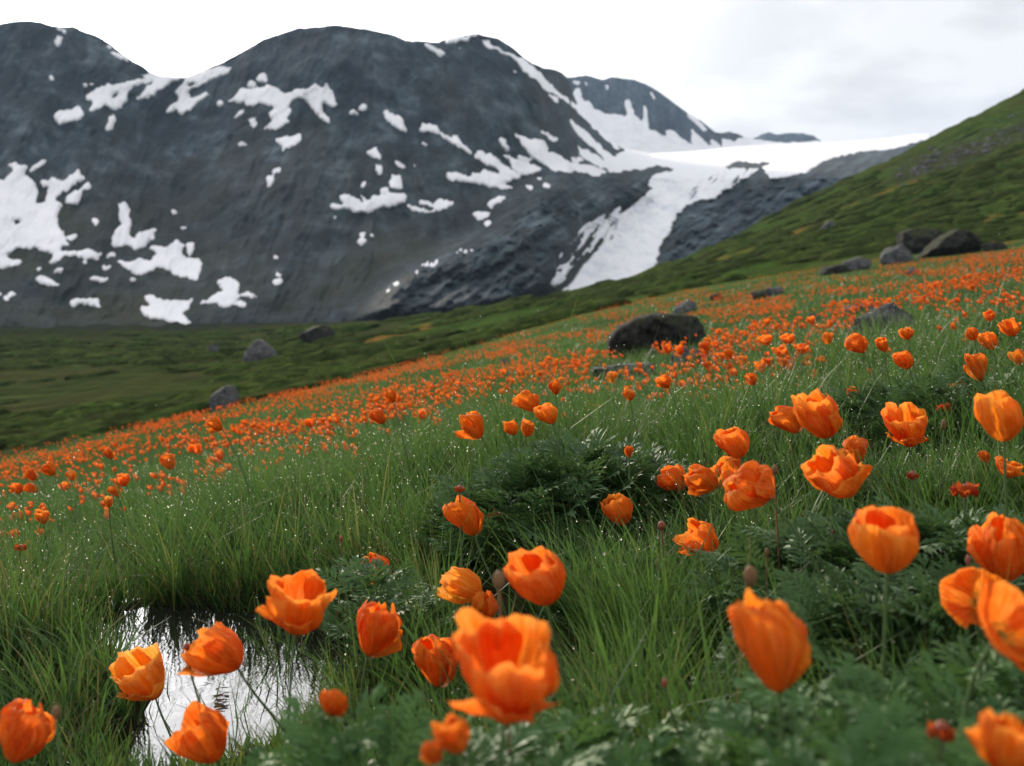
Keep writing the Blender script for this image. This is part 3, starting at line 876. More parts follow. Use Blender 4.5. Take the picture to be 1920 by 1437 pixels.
ROCKS = [  # u, v_base, width px, height px, material, lean, seed, label, cat, group
    (1238, 662, 198, 70, 'b_dark', -0.10, 3, 'largest dark boulder in the poppy field with a pale left edge', None),
    (1291, 688, 66, 34, 'b_grey', 0.1, 5, 'pale grey angular rock just below the largest dark boulder', None),
    (1286, 588, 44, 22, 'b_grey', 0.2, 9, 'small grey rock peeking out above the largest dark boulder', None),
    (1664, 634, 116, 56, 'b_grey', 0.0, 12, 'rounded smooth grey boulder behind the nodding poppies on the right', None),
    (1172, 714, 126, 30, 'b_grey', 0.05, 15, 'long flat grey slab lying just beyond the grass crest', None),
    (1738, 474, 92, 44, 'b_dark', -0.1, 18, 'left blocky half of the dark boulder pair at the hill foot', 'dark boulder pair at the hill foot'),
    (1795, 478, 118, 46, 'b_dark', 0.15, 22, 'right triangular half of the dark boulder pair at the hill foot', 'dark boulder pair at the hill foot'),
    (1683, 494, 66, 30, 'b_grey', 0.0, 25, 'low mossy rock leaning against the dark boulder pair', None),
    (1613, 507, 58, 22, 'b_grey', 0.1, 28, 'light grey flat rock left of the mossy low rock', None),
    (1570, 514, 56, 16, 'b_dark', 0.0, 31, 'low dark green rock at the upper edge of the poppies', None),
    (1556, 430, 28, 15, 'b_grey', 0.1, 34, 'single small grey rock halfway up the green hillside', None),
    (483, 682, 68, 42, 'b_grey', -0.1, 37, 'pointed grey boulder with a pale face on the valley floor', None),
    (416, 770, 56, 40, 'b_grey', 0.1, 41, 'grey boulder at the left edge of the poppy field', None),
    (592, 642, 64, 28, 'b_dark', 0.0, 44, 'dark rounded hummock of rock on the far valley floor', None),
    (1622, 585, 66, 15, 'b_grey', 0.0, 47, 'thin flat grey stone among poppies above the rounded boulder', None),
    (1432, 560, 42, 14, 'b_dark', 0.0, 53, 'low dark stone in the dense middle band of poppies', None),
    (1752, 636, 44, 24, 'b_dark', 0.0, 56, 'dark stone right of the rounded smooth boulder', None),
    (1600, 625, 26, 14, 'b_grey', 0.0, 59, 'small pale stone left of the rounded smooth boulder', None),
    (1478, 682, 58, 20, 'b_grey', 0.0, 62, 'half buried grey stone between the slab and the rounded boulder', None),
    (946, 683, 16, 9, 'b_grey', 0.0, 65, 'tiny pale stone alone in the poppies left of the big boulder', None),
    (1455, 553, 34, 13, 'b_grey', 0.0, 71, 'small grey stone beside the low dark stone in the dense poppies', None),
    (1345, 563, 26, 11, 'b_dark', 0.0, 74, 'tiny dark stone above the right end of the largest dark boulder', None),
    (1712, 515, 28, 12, 'b_grey', 0.0, 77, 'tiny grey stone in the poppies below the dark boulder pair', None),
    (1868, 470, 44, 15, 'b_dark', 0.0, 80, 'low dark stone right of the dark boulder pair', None),
    (1530, 600, 24, 11, 'b_grey', 0.0, 83, 'tiny grey stone in poppies left of the thin flat stone', None),
    (398, 660, 22, 12, 'b_grey', 0.0, 68, 'tiny grey stone left of the pointed valley boulder', None),
]


ROCK_POS = []


def build_rocks():
    for (u, v, w, h, mat, lean, seed, lab, grp) in ROCKS:
        d = hit(u, v, 3.0)
        big = w > 60
        vv, f = profile_rock(PROFILE[seed], seed) if seed in PROFILE else rockmesh(seed, 12, 0.08, ICO4 if big else ICO3)
        mn, mx = vv.min(0), vv.max(0)
        vv = (vv - (mn + mx) / 2) / (mx - mn)
        W_, H_ = w / F * d, h / F * d
        vv = vv * [W_, W_ * 0.75, H_ * (1.25 if seed in PROFILE else 1.7)]
        vv[:, 0] += lean * vv[:, 2]
        x, z = ray(u, v)
        if w > 40: ROCK_POS.append((u, d, w))
        add('boulder' if w > 40 else 'stone', mesh_np('boulder', vv, f, [M[mat]]), label=lab, cat='boulder' if w > 40 else 'stone', group=grp,
            loc=(x * d, d + W_ * 0.3, z * d + H_ * (0.44 if seed in PROFILE else 0.32)))
    # loose scree on the stony band of the hill
    parts = []
    for i in range(170):
        u = R.uniform(1685, 1925); v = 331 - 0.36 * (u - 1680) + R.normal(0, 14)
        d = hit(u, v, 90)
        vv, f = rockmesh(200 + i % 7, 7, 0.05, ICO1)
        s = R.uniform(0.15, 0.75) * d / 200
        vv = vv * [s * R.uniform(0.8, 1.6), s, s * 0.6]
        x, z = ray(u, v)
        parts.append((vv + [x * d, d, z * d], f))
    v, f = join(parts)
    add('scree', mesh_np('scree', v, f, [M['b_grey']], False), label='band of loose grey stones across the upper right hillside', kind='stuff')


build_rocks()

# ------------------------------------------------------------------ pond
def build_pond():
    xs = np.arange(-1.5, 0.1, 0.03); ys = np.arange(1.5, 3.0, 0.03)
    X, Y = np.meshgrid(xs, ys)
    e = pond(X, Y) > -1.2
    cell = e[:-1, :-1] | e[1:, 1:]
    V = np.stack([X, Y, np.full(X.shape, WATER_Z)], -1).reshape(-1, 3)
    v, f = compact(V, grid_faces(len(ys), len(xs), cell))
    add('pond_water', mesh_np('pond_water', v, f, [M['water']]), label='small dark pool of still water in the grass reflecting white sky', kind='structure')


build_pond()

# ------------------------------------------------------------------ grass
def blades(x, y, z, h, az, lean, w, seg, rnd, curl):
    """ribbon blades; returns vertices, quads, attributes"""
    n = len(x)
    t = np.linspace(0, 1, seg + 1)
    lx, ly = np.cos(az), np.sin(az)
    bend = lean[:, None] * (t[None] ** 1.0) + curl[:, None] * t[None] ** 2.4
    bx = x[:, None] + lx[:, None] * bend * h[:, None]
    by = y[:, None] + ly[:, None] * bend * h[:, None]
    bz = z[:, None] + h[:, None] * t[None] * np.sqrt(np.maximum(1 - 0.45 * np.minimum(bend, 1.2) ** 2 / np.maximum(t[None] + 0.3, .3), 0.15))
    pa = az + R.uniform(0.6, 2.5, n)
    wd = w[:, None] * (1 - t[None] ** 1.6) * 0.5 + 0.00015
    ox, oy = np.cos(pa)[:, None] * wd, np.sin(pa)[:, None] * wd
    A = np.stack([bx - ox, by - oy, bz], -1); B = np.stack([bx + ox, by + oy, bz], -1)
    V = np.stack([A, B], 2).reshape(n, -1, 3)
    k = (seg + 1) * 2
    f0 = np.array([[2 * i, 2 * i + 1, 2 * i + 3, 2 * i + 2] for i in range(seg)])
    f = (f0[None] + (np.arange(n) * k)[:, None, None]).reshape(-1, 4)
    tt = np.repeat(np.tile(t, (n, 1)), 2, axis=1)
    rr = np.repeat(rnd, k)
    tips = np.stack([bx[:, -1], by[:, -1], bz[:, -1]], -1)
    midp = np.stack([bx[:, seg // 2], by[:, seg // 2], bz[:, seg // 2]], -1)
    return V.reshape(-1, 3), f, tt.ravel(), rr, tips, midp


CLUMPS = [  # photo u, v of the crown top, depth, radius, leaves, leaf length, material
    (560, 1420, 1.10, 0.13, 70, 0.085, 'leaf'), (690, 1345, 0.98, 0.14, 80, 0.09, 'leaf'), (830, 1415, 0.86, 0.13, 70, 0.085, 'leaf'),
    (1010, 1400, 0.90, 0.13, 75, 0.085, 'leaf'), (1130, 1340, 1.05, 0.15, 80, 0.09, 'leaf'), (1230, 1420, 0.95, 0.11, 50, 0.085, 'leaf'),
    (1420, 1390, 0.86, 0.13, 80, 0.09, 'leaf'), (1560, 1290, 0.98, 0.15, 90, 0.095, 'leaf'), (1690, 1370, 0.86, 0.14, 85, 0.09, 'leaf'),
    (1800, 1330, 0.92, 0.13, 75, 0.09, 'leaf'), (1910, 1240, 1.02, 0.15, 80, 0.09, 'leaf'), (1600, 1425, 0.72, 0.10, 60, 0.085, 'leaf'), (1860, 1425, 0.74, 0.10, 60, 0.085, 'leaf'),
    (1560, 1005, 1.75, 0.22, 110, 0.11, 'fern'), (1690, 980, 1.70, 0.22, 110, 0.11, 'fern'), (1810, 985, 1.62, 0.20, 100, 0.11, 'fern'), (1660, 1090, 1.45, 0.18, 90, 0.10, 'fern'),
    (1800, 1110, 1.35, 0.16, 90, 0.10, 'fern'), (1570, 1130, 1.42, 0.16, 80, 0.10, 'fern'), (1905, 1070, 1.4, 0.16, 70, 0.10, 'fern'),
    (1085, 845, 2.75, 0.30, 150, 0.15, 'fern'), (985, 885, 2.6, 0.26, 120, 0.14, 'fern'), (1175, 865, 2.75, 0.24, 110, 0.14, 'fern'),
    (1720, 735, 3.2, 0.28, 100, 0.15, 'fern'), (1850, 715, 3.3, 0.26, 90, 0.15, 'fern'), (715, 1075, 2.05, 0.16, 60, 0.10, 'fern'),
]
CL_XY = []
for (u, v, d, r, n, l, m) in CLUMPS:
    p = P(u, v, d); CL_XY.append((p[0], p[1], r))


def grass_height(x, y):
    h = 0.160 + 0.15 * mound(x, y) + 0.09 * fbm(x * 1.1, y * 1.1, 301, 3) + 0.03 * sstep(0.5, 2.0, x)
    h = h * (0.72 + 0.28 * sstep(1.2, 2.6, y))
    h = h * (0.95 + 0.45 * fbm(x * 3.6, y * 3.6, 307, 2))
    h = h * (1 - 0.55 * np.exp(-((x + 0.50) / 0.30) ** 2 - ((y - 1.45) / 0.30) ** 2))
    e = pond(x, y)
    return h * (1 - 0.35 * sstep(-1.2, -0.1, e)) * (1 + 0.25 * np.exp(-((x + 1.35) / 0.35) ** 2 - ((y - 2.9) / 0.5) ** 2))


def build_grass():
    nt_ = 9300
    d = 0.8 * (7.5 / 0.8) ** (R.uniform(0, 1, nt_) ** 0.92)
    u = R.uniform(-220, 2140, nt_)
    ex = 2900                                              # thinner meadow to either side of the view
    d = np.concatenate([d, 1.2 * (6.5 / 1.2) ** R.uniform(0, 1, ex)]); u = np.concatenate([u, np.where(R.uniform(0, 1, ex) < .5, R.uniform(-1000, -220, ex), R.uniform(2140, 2950, ex))]); nt_ += ex
    x = (u - 960) / F * d
    e_ = pond(x, d)
    keep = (e_ < 0.04) | (R.uniform(0, 1, nt_) < 0.09)
    for cx, cy, r in CL_XY:
        keep &= ~((((x - cx) ** 2 + (d - cy) ** 2) < (r * 0.75) ** 2) & (R.uniform(0, 1, nt_) < 0.85))
    gap = fbm(x * 2.6, d * 2.6, 305, 3)
    keep &= (R.uniform(-0.45, 0.05, nt_) < gap + 0.04) | ((e_ > -1.0) & (e_ < 0.04))
    x, d = x[keep], d[keep]
    nb = 21
    n = len(x) * nb
    tx = np.repeat(x, nb); ty = np.repeat(d, nb)
    sp = 0.040 * (0.6 + 0.35 * ty / 2.5)
    ang = R.uniform(0, 2 * math.pi, n); rad = np.sqrt(R.uniform(0, 1, n))
    bx = tx + np.cos(ang) * rad * sp; by = ty + np.sin(ang) * rad * sp
    h = np.maximum(grass_height(bx, by), 0.05) * R.uniform(0.45, 1.25, n) * np.repeat(R.uniform(0.55, 1.38, len(x)), nb)
    h = h * np.where(R.uniform(0, 1, n) < 0.02, R.uniform(1.3, 1.8, n), 1.0)
    lean = 0.08 + 0.55 * rad * R.uniform(0.2, 1.2, n)
    az = ang + R.normal(0, 0.7, n)
    ax = np.cos(az) * lean - 0.10; ay = np.sin(az) * lean          # the wind leans everything a little left
    az = np.arctan2(ay, ax); lean = np.hypot(ax, ay)
    curl = np.abs(R.normal(0.12, 0.22, n))
    wide = np.repeat(np.where(R.uniform(0, 1, len(x)) < 0.10, 2.0, R.uniform(0.75, 1.15, len(x))), nb)
    w = wide * 1.14 * (0.0024 + 0.0011 * by / 2.5) * R.uniform(0.5, 1.7, n)
    rnd = np.where(R.uniform(0, 1, n) < 0.05, 0.97, np.clip(0.62 * np.repeat(R.uniform(0, 1, len(x)), nb) + 0.33 * R.uniform(0, 1, n), 0, 0.92))
    rnd = np.where((pond(bx, by) > -2.2) & (R.uniform(0, 1, n) < 0.16), 0.98, rnd)
    V, f, tt, rr, tips, mids = blades(bx, by, gz(bx, by) - 0.01, h, az, lean, w, 3, rnd, curl)
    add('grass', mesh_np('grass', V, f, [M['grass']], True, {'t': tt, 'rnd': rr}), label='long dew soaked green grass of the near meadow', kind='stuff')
    # dew
    sel = R.uniform(0, 1, n) < np.where(by > 2.2, 0.30, 0.08) * np.clip(h / 0.18, 0.3, 2)
    pts = tips[sel]
    sel2 = R.uniform(0, 1, n) < np.where(by > 2.2, 0.08, 0.02)
    pts = np.concatenate([pts, mids[sel2]])
    dv, df = ICO1
    m = len(pts)
    rad = np.minimum(0.0009 + R.exponential(0.0005, m), 0.0026) * (0.75 + 0.25 * pts[:, 1] / 2.5)
    V = (dv[None] * rad[:, None, None] + pts[:, None, :]).reshape(-1, 3)
    f = (df[None] + (np.arange(m) * len(dv))[:, None, None]).reshape(-1, 3)
    add('dew_drops', mesh_np('dew_drops', V, f, [M['dew']]), label='glinting dew drops on the grass tips', kind='stuff')
    print('near blades', n, 'dew', m)
    # coarser grass farther off
    nf = 64000
    d = 6.5 * (60 / 6.5) ** R.uniform(0, 1, nf)
    u = R.uniform(-500, 2500, nf)
    x = (u - 960) / F * d
    cl = fbm(x * 0.9, d * 0.9, 311, 3)
    keep = (d < edge_d(u) * 0.98) & (R.uniform(-0.9, 0.9, nf) < cl + 0.25)
    x, d, cl = x[keep], d[keep], cl[keep]
    n = len(x)
    h = (0.10 + 0.10 * np.clip(cl + 0.3, 0, 1)) * R.uniform(0.5, 1.3, n)
    V, f, tt, rr, _, _ = blades(x, d, gz(x, d) - 0.01, h, R.uniform(0, 6.28, n), R.uniform(0.1, 0.6, n), 0.0028 * d / 3.2 * R.uniform(0.6, 1.4, n), 2, R.uniform(0, 0.97, n), R.uniform(0, 0.4, n))
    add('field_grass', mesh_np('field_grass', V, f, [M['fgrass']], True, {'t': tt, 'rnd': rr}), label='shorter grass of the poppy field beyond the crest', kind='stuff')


build_grass()

# ------------------------------------------------------------------ low shrubs of the hill and valley
def build_shrubs():
    vs, fs, ts, rs, n0 = [], [], [], [], 0
    bv, bf = ICO2[0], ICO2[1]
    top = bv[:, 2] > -0.25
    keepf = top[bf].all(1)
    bv, bf = compact(bv, bf[keepf])
    cnt = tries = 0
    while cnt < 2100 and tries < 60000:
        tries += 1
        u = R.uniform(-60, 1990); d = 45 * (330 / 45) ** R.uniform(0, 1)
        if d < edge_d(u) * 1.05: continue
        x = (u - 960) / F * d
        g = fbm(x * 0.05 + 0.02 * d, d * 0.035, 330, 3) + 0.35 * fbm(x * 0.2, d * 0.15, 331, 2)
        if g < (-0.16 if u < 900 else -0.06 if d > 150 else -0.30) + R.uniform(0, 0.3): continue
        px, py = proj(x, d, float(gz(x, d)))
        if u > 1640 and abs(py - (331 - 0.36 * (px - 1680))) < 26: continue
        cnt += 1
        r = R.uniform(0.5, 1.5) * (0.5 + d / 170)
        sd = cnt % 37
        v = bv * (1 + 0.45 * fbm(bv[:, 0] * 1.8 + sd, bv[:, 1] * 1.8 + bv[:, 2], sd, 3) + 0.35 * fbm(bv[:, 0] * 4.5 + sd, bv[:, 1] * 4.5 + bv[:, 2] * 3, sd + 40, 2))[:, None]
        v = v * [r * R.uniform(1.2, 2.4), r, r * R.uniform(0.28, 0.5)]
        a = R.uniform(-.5, .5)
        vx = x + v[:, 0] * math.cos(a) - v[:, 1] * math.sin(a); vy = d + v[:, 0] * math.sin(a) + v[:, 1] * math.cos(a)
        vz = gz(vx, vy) + v[:, 2] - 0.05 * r
        vs.append(np.stack([vx, vy, vz], -1)); fs.append(bf + n0); n0 += len(bv)
        ts.append(np.full(len(bv), R.uniform(0.2, 0.8))); rs.append(np.full(len(bv), R.uniform(0, 1.0)))
    add('shrub_cover', mesh_np('shrub_cover', np.concatenate(vs), np.concatenate(fs), [M['shrub']], True, {'t': np.concatenate(ts), 'rnd': np.concatenate(rs)}),
        label='low green dwarf shrubs covering the hillside and valley', kind='stuff')


build_shrubs()

# ------------------------------------------------------------------ leaves and clumps
def leafmesh(L, narrow, seed, pairs=5):
    r = np.random.RandomState(seed)
    vs, flat, sizes = [], [], []

    def poly(pts):
        b = len(vs); vs.extend(pts); flat.extend(range(b, b + len(pts))); sizes.append(len(pts))

    def rach(t):
        return L * t, 0.16 * L * math.sin(t * 1.9) * (1 if seed % 2 else 0.7)

    w = 0.012 * L
    for i in range(4):                                              # rachis ribbon
        t0, t1 = i / 4, (i + 1) / 4
        a, b = rach(t0), rach(t1)
        poly([(a[0], -w, a[1]), (a[0], w, a[1]), (b[0], w * .8, b[1]), (b[0], -w * .8, b[1])])
    for i in range(pairs + 1):
        t = 0.25 + 0.68 * i / pairs
        x0, z0 = rach(t)
        ll = L * (0.40 * math.sin(min(1, (t + 0.12)) * 2.5) + 0.05) * r.uniform(0.85, 1.15)
        for s in (-1, 1):
            an = math.radians(r.uniform(38, 62)) if i < pairs else math.radians(14)
            dx, dy = math.cos(an), s * math.sin(an)
            nx, ny = -dy, dx
            hw = ll * (0.10 if narrow else 0.15)
            cup = r.uniform(0.15, 0.55); tip = r.uniform(-0.25, 0.15)

            def pt(a, b):                                           # along, across the lobe
                return (x0 + dx * a * ll + nx * b * hw, dy * a * ll + ny * b * hw, z0 + cup * ll * a * 0.5 * (1 - a) * 2 + tip * ll * a * a + abs(b) * hw * 0.25)
            j = r.uniform(0.8, 1.2)
            c0, c1, c2 = pt(0, 0), pt(0.45, 0), pt(0.75, 0)
            for q in (-1, 1):                                       # two half lobes, each with two teeth
                pts = [c0, pt(0.18, 0.55 * q), pt(0.50, 1.5 * q * j), pt(0.48, 0.62 * q), c1]
                poly(pts if q < 0 else pts[::-1])
                pts = [c1, pt(0.48, 0.62 * q), pt(0.80, 1.25 * q), pt(0.74, 0.5 * q), pt(1.0, 0.0), c2]
                poly(pts if q < 0 else pts[::-1])
    return np.array(vs), np.array(flat), np.array(sizes)


LEAF_KIND = {'leaf': [leafmesh(1.0, False, s, 6) for s in (1, 2, 3)], 'fern': [leafmesh(1.0, True, s, 7) for s in (4, 5, 6)]}
LEAF_MESH = {k: [mesh_np('leaf', v, f, [M[k]], True, sizes=s) for v, f, s in LEAF_KIND[k]] for k in LEAF_KIND}
PLANT_LABELS = [
    'leafy poppy plant at the bottom edge, leftmost, beside the pool', 'grey green leafy plant under the two small red poppies', 'leafy plant at the bottom edge left of the biggest poppy stem',
    'leafy plant at the foot of the biggest poppy', 'grey green leafy plant right of the biggest poppy', 'leafy plant at the bottom edge below the leaning red bud stem',
    'lobed leafy plant at the bottom edge left of the tall drooping poppy stem', 'broad grey green leafy mound right of the tall wind blown poppy', 'leafy plant around the foot of the upright cup poppy stem',
    'leafy plant behind the crumpled red bloom at lower right', 'leafy plant under the two open poppies at the right edge', 'blurred leafy plant at the bottom edge, nearest of all', 'blurred leafy plant in the bottom right corner',
    'dark feathery plant left behind the upright cup poppy', 'dark feathery plant directly behind the upright cup poppy', 'dark feathery plant below the drooping red wilted poppy', 'dark feathery plant below the upright cup poppy bloom',
    'dark feathery plant left of the open poppies at the right edge', 'dark feathery plant between the tall poppy and the upright cup poppy', 'dark feathery plant at the right edge behind the red orange cup',
    'largest dark ferny clump on the crest of the grass mound', 'dark ferny clump left of the largest ferny clump', 'dark ferny clump right of the largest ferny clump',
    'feathery clump behind the ragged two lobed poppy', 'feathery clump near the right edge behind the small poppies', 'small feathery clump between pool and the yellow orange poppy']


def build_clumps():
    for ci, (u, v, d, r, n, L, mk) in enumerate(CLUMPS):
        top = P(u, v, d); g = float(gz(top[0], top[1]))
        H = max(0.10, top[2] - g)
        rr = np.random.RandomState(900 + ci)
        root = add('leafy_plant' if mk == 'leaf' else 'feathery_plant', None, label=PLANT_LABELS[ci], cat='plant', group='leafy poppy plants' if mk == 'leaf' else 'feathery plants', loc=(top[0], top[1], g))
        parts = []
        n2 = int(n * 1.2); npart = 42
        L *= 0.88
        for i in range(n2):
            q = math.sqrt(rr.uniform(0, 1)); a = rr.uniform(0, 2 * math.pi)
            hz = H * math.sqrt(max(0, 1 - q * q * 0.85)) * rr.uniform(0.35, 1.0) ** 0.6
            ln = L * rr.uniform(0.65, 1.2)
            el = rr.uniform(0.1, 1.15) * (1 - 0.3 * q)
            az = a + rr.normal(0, 0.7)
            # leaf base sits so that its middle is on the dome
            bx, by, bz = q * r * math.cos(a), q * r * math.sin(a), hz
            off = 0.55 * ln
            loc = Vector((bx - math.cos(az) * math.cos(el) * off, by - math.sin(az) * math.cos(el) * off, max(0.0, bz - math.sin(el) * off)))
            from mathutils import Euler, Matrix
            m = Matrix.Translation(loc) @ Euler((rr.normal(0, 0.35), -el, az), 'XYZ').to_matrix().to_4x4() @ Matrix.Scale(ln, 4)
            k = rr.randint(3)
            if i < npart:
                o = add('leaf', LEAF_MESH[mk][k], parent=root); o.matrix_local = m
            else:
                vv, ff, ss = LEAF_KIND[mk][k]
                mm = np.array(m)
                parts.append((vv @ mm[:3, :3].T + mm[:3, 3], ff, ss))
        # leaf stalks
        vs, flat, sz, n0 = [], [], [], 0
        for vv, ff, ss in parts:
            vs.append(vv); flat.append(ff + n0); sz.append(ss); n0 += len(vv)
        if vs:
            add('leaves', mesh_np('leaves', np.concatenate(vs), np.concatenate(flat), [M[mk]], True, sizes=np.concatenate(sz)), parent=root, kind='stuff')


build_clumps()

# ------------------------------------------------------------------ poppies
def tube(pts, r0, r1, sides=6):
    pts = np.asarray(pts, float); n = len(pts)
    tan = np.gradient(pts, axis=0); tan /= np.linalg.norm(tan, axis=1, keepdims=True)
    ref = np.array([0.3, 1, 0.1])
    s1 = np.cross(tan, ref); s1 /= np.linalg.norm(s1, axis=1, keepdims=True)
    s2 = np.cross(tan, s1)
    rad = np.linspace(r0, r1, n)
    a = np.linspace(0, 2 * math.pi, sides, endpoint=False)
    V = pts[:, None] + (np.cos(a)[None, :, None] * s1[:, None] + np.sin(a)[None, :, None] * s2[:, None]) * rad[:, None, None]
    i = np.arange(n * sides).reshape(n, sides)
    f = np.stack([i[:-1], np.roll(i, -1, 1)[:-1], np.roll(i, -1, 1)[1:], i[1:]], -1).reshape(-1, 4)
    return V.reshape(-1, 3), f


def petal(R0, H0, phi, hw, opn, seed, wind, crink=1.0, tmax=1.0, nu=19, nv=15):
    """one petal of a cup (local z = flower axis, base at origin)"""
    s = np.linspace(-1, 1, nu); t = np.linspace(0.0, 1, nv) ** 0.85
    Sg, T = np.meshgrid(s, t)
    rim = 1 - 0.09 * np.abs(Sg) ** 4 + 0.11 * fbm(Sg * 1.3 + seed * 1.7, Sg * 0 + seed, 5, 2) + 0.035 * fbm(Sg * 6 + seed, Sg * 0, 6, 2)
    T2 = T * rim * tmax
    prof = np.sin(np.clip(T2 * 1.25, 0, 1.25) * math.pi / 2) ** 0.62
    cl_ = opn < -0.05
    close = (0.55 + 0.45 * ((seed * 7.3) % 1)) if cl_ else 0.30
    r = R0 * prof * (1 - close * np.clip(T2 - 0.55, 0, 1) ** 1.3 * 1.6) + R0 * opn * np.clip(T2 - 0.25, 0, 1) ** 1.5 * 1.5
    z = H0 * (np.sin(np.clip(T2, 0, 1.15) * 1.45) * 0.97 + 0.03 * T2 if cl_ else T2 ** 1.15) * (1 - 0.30 * max(opn, 0) * T2)
    th = phi + Sg * hw * (0.72 + 0.28 * np.minimum(T2 * 1.6, 1))
    n1 = fbm(Sg * 1.5 + T * 1.1 + seed * 3.1, T * 1.4 - Sg * 0.5 + seed, int(seed) % 97, 3)
    n2 = fbm(Sg * 4.5 + T * 2.0 + seed, T * 2.6, int(seed * 7) % 89, 2)
    fold = 0.09 * np.sin(Sg * 6 + T * 4.5 + seed * 5) * T
    r = r * (1 + crink * (0.24 * n1 + 0.13 * n2 * T + fold) * sstep(0.05, 0.4, T) + 0.035 * np.sin(Sg * 11 + seed) * T ** 2)
    z = z + H0 * crink * 0.14 * n1 * T
    r = r * (1 + crink * 0.055 * fbm(Sg * 11 + seed, T * 3.0 + Sg * 2 + seed, int(seed * 3) % 83, 3) * sstep(0.1, 0.6, T))
    z = z + H0 * crink * 0.035 * fbm(Sg * 8 + seed * 2, T * 0 + seed, 81, 3) * T ** 3
    x = r * np.cos(th) + wind[0] * H0 * T2 ** 2 * 0.6
    y = r * np.sin(th) + wind[1] * H0 * T2 ** 2 * 0.6
    V = np.stack([x, y, z], -1).reshape(-1, 3)
    uv = np.stack([(Sg + 1) / 2 + seed * 0.37, T * 1.0], -1).reshape(-1, 2)
    return V, grid_faces(nv, nu), uv


def wilt_petal(L, phi, seed, nu=6, nv=9):
    s = np.linspace(-1, 1, nu); t = np.linspace(0, 1, nv)
    Sg, T = np.meshgrid(s, t)
    w = L * 0.32 * np.sin(np.clip(T * 0.9 + 0.12, 0, 1) * math.pi) ** 0.7
    out = L * (0.55 * np.sin(T * 1.8)); z = L * (0.25 * np.sin(T * 2.0) - 0.55 * T ** 2)
    n1 = fbm(Sg * 2 + seed, T * 3 + seed, int(seed) % 91, 3)
    out = out * (1 + 0.4 * n1); z = z + 0.16 * L * n1
    fold = np.abs(Sg) * w * 0.8 * np.sin(T * 3 + seed)
    x = out * math.cos(phi) - Sg * w * math.sin(phi); y = out * math.sin(phi) + Sg * w * math.cos(phi)
    V = np.stack([x, y, z + fold], -1).reshape(-1, 3)
    return V, grid_faces(nv, nu), np.stack([(Sg + 1) / 2, T * 0.85 + 0.1], -1).reshape(-1, 2)


def frame(axis):
    a = np.asarray(axis, float); a /= np.linalg.norm(a)
    ref = np.array([1.0, 0, 0]) if abs(a[0]) < 0.9 else np.array([0, 0, 1.0])
    y = np.cross(a, ref); y /= np.linalg.norm(y)
    x = np.cross(y, a)
    return np.stack([x, y, a], 1)


def stem_curve(base, top, axis, n=12):
    L = np.linalg.norm(top - base)
    axis = np.asarray(axis, float) / np.linalg.norm(axis)
    c1 = base + np.array([0.0, 0, 0.45 * L]); c2 = top - axis * 0.22 * L + np.array([0, 0, -0.12 * L])
    t = np.linspace(0, 1, n)[:, None]
    return (1 - t) ** 3 * base + 3 * (1 - t) ** 2 * t * c1 + 3 * (1 - t) * t ** 2 * c2 + t ** 3 * top


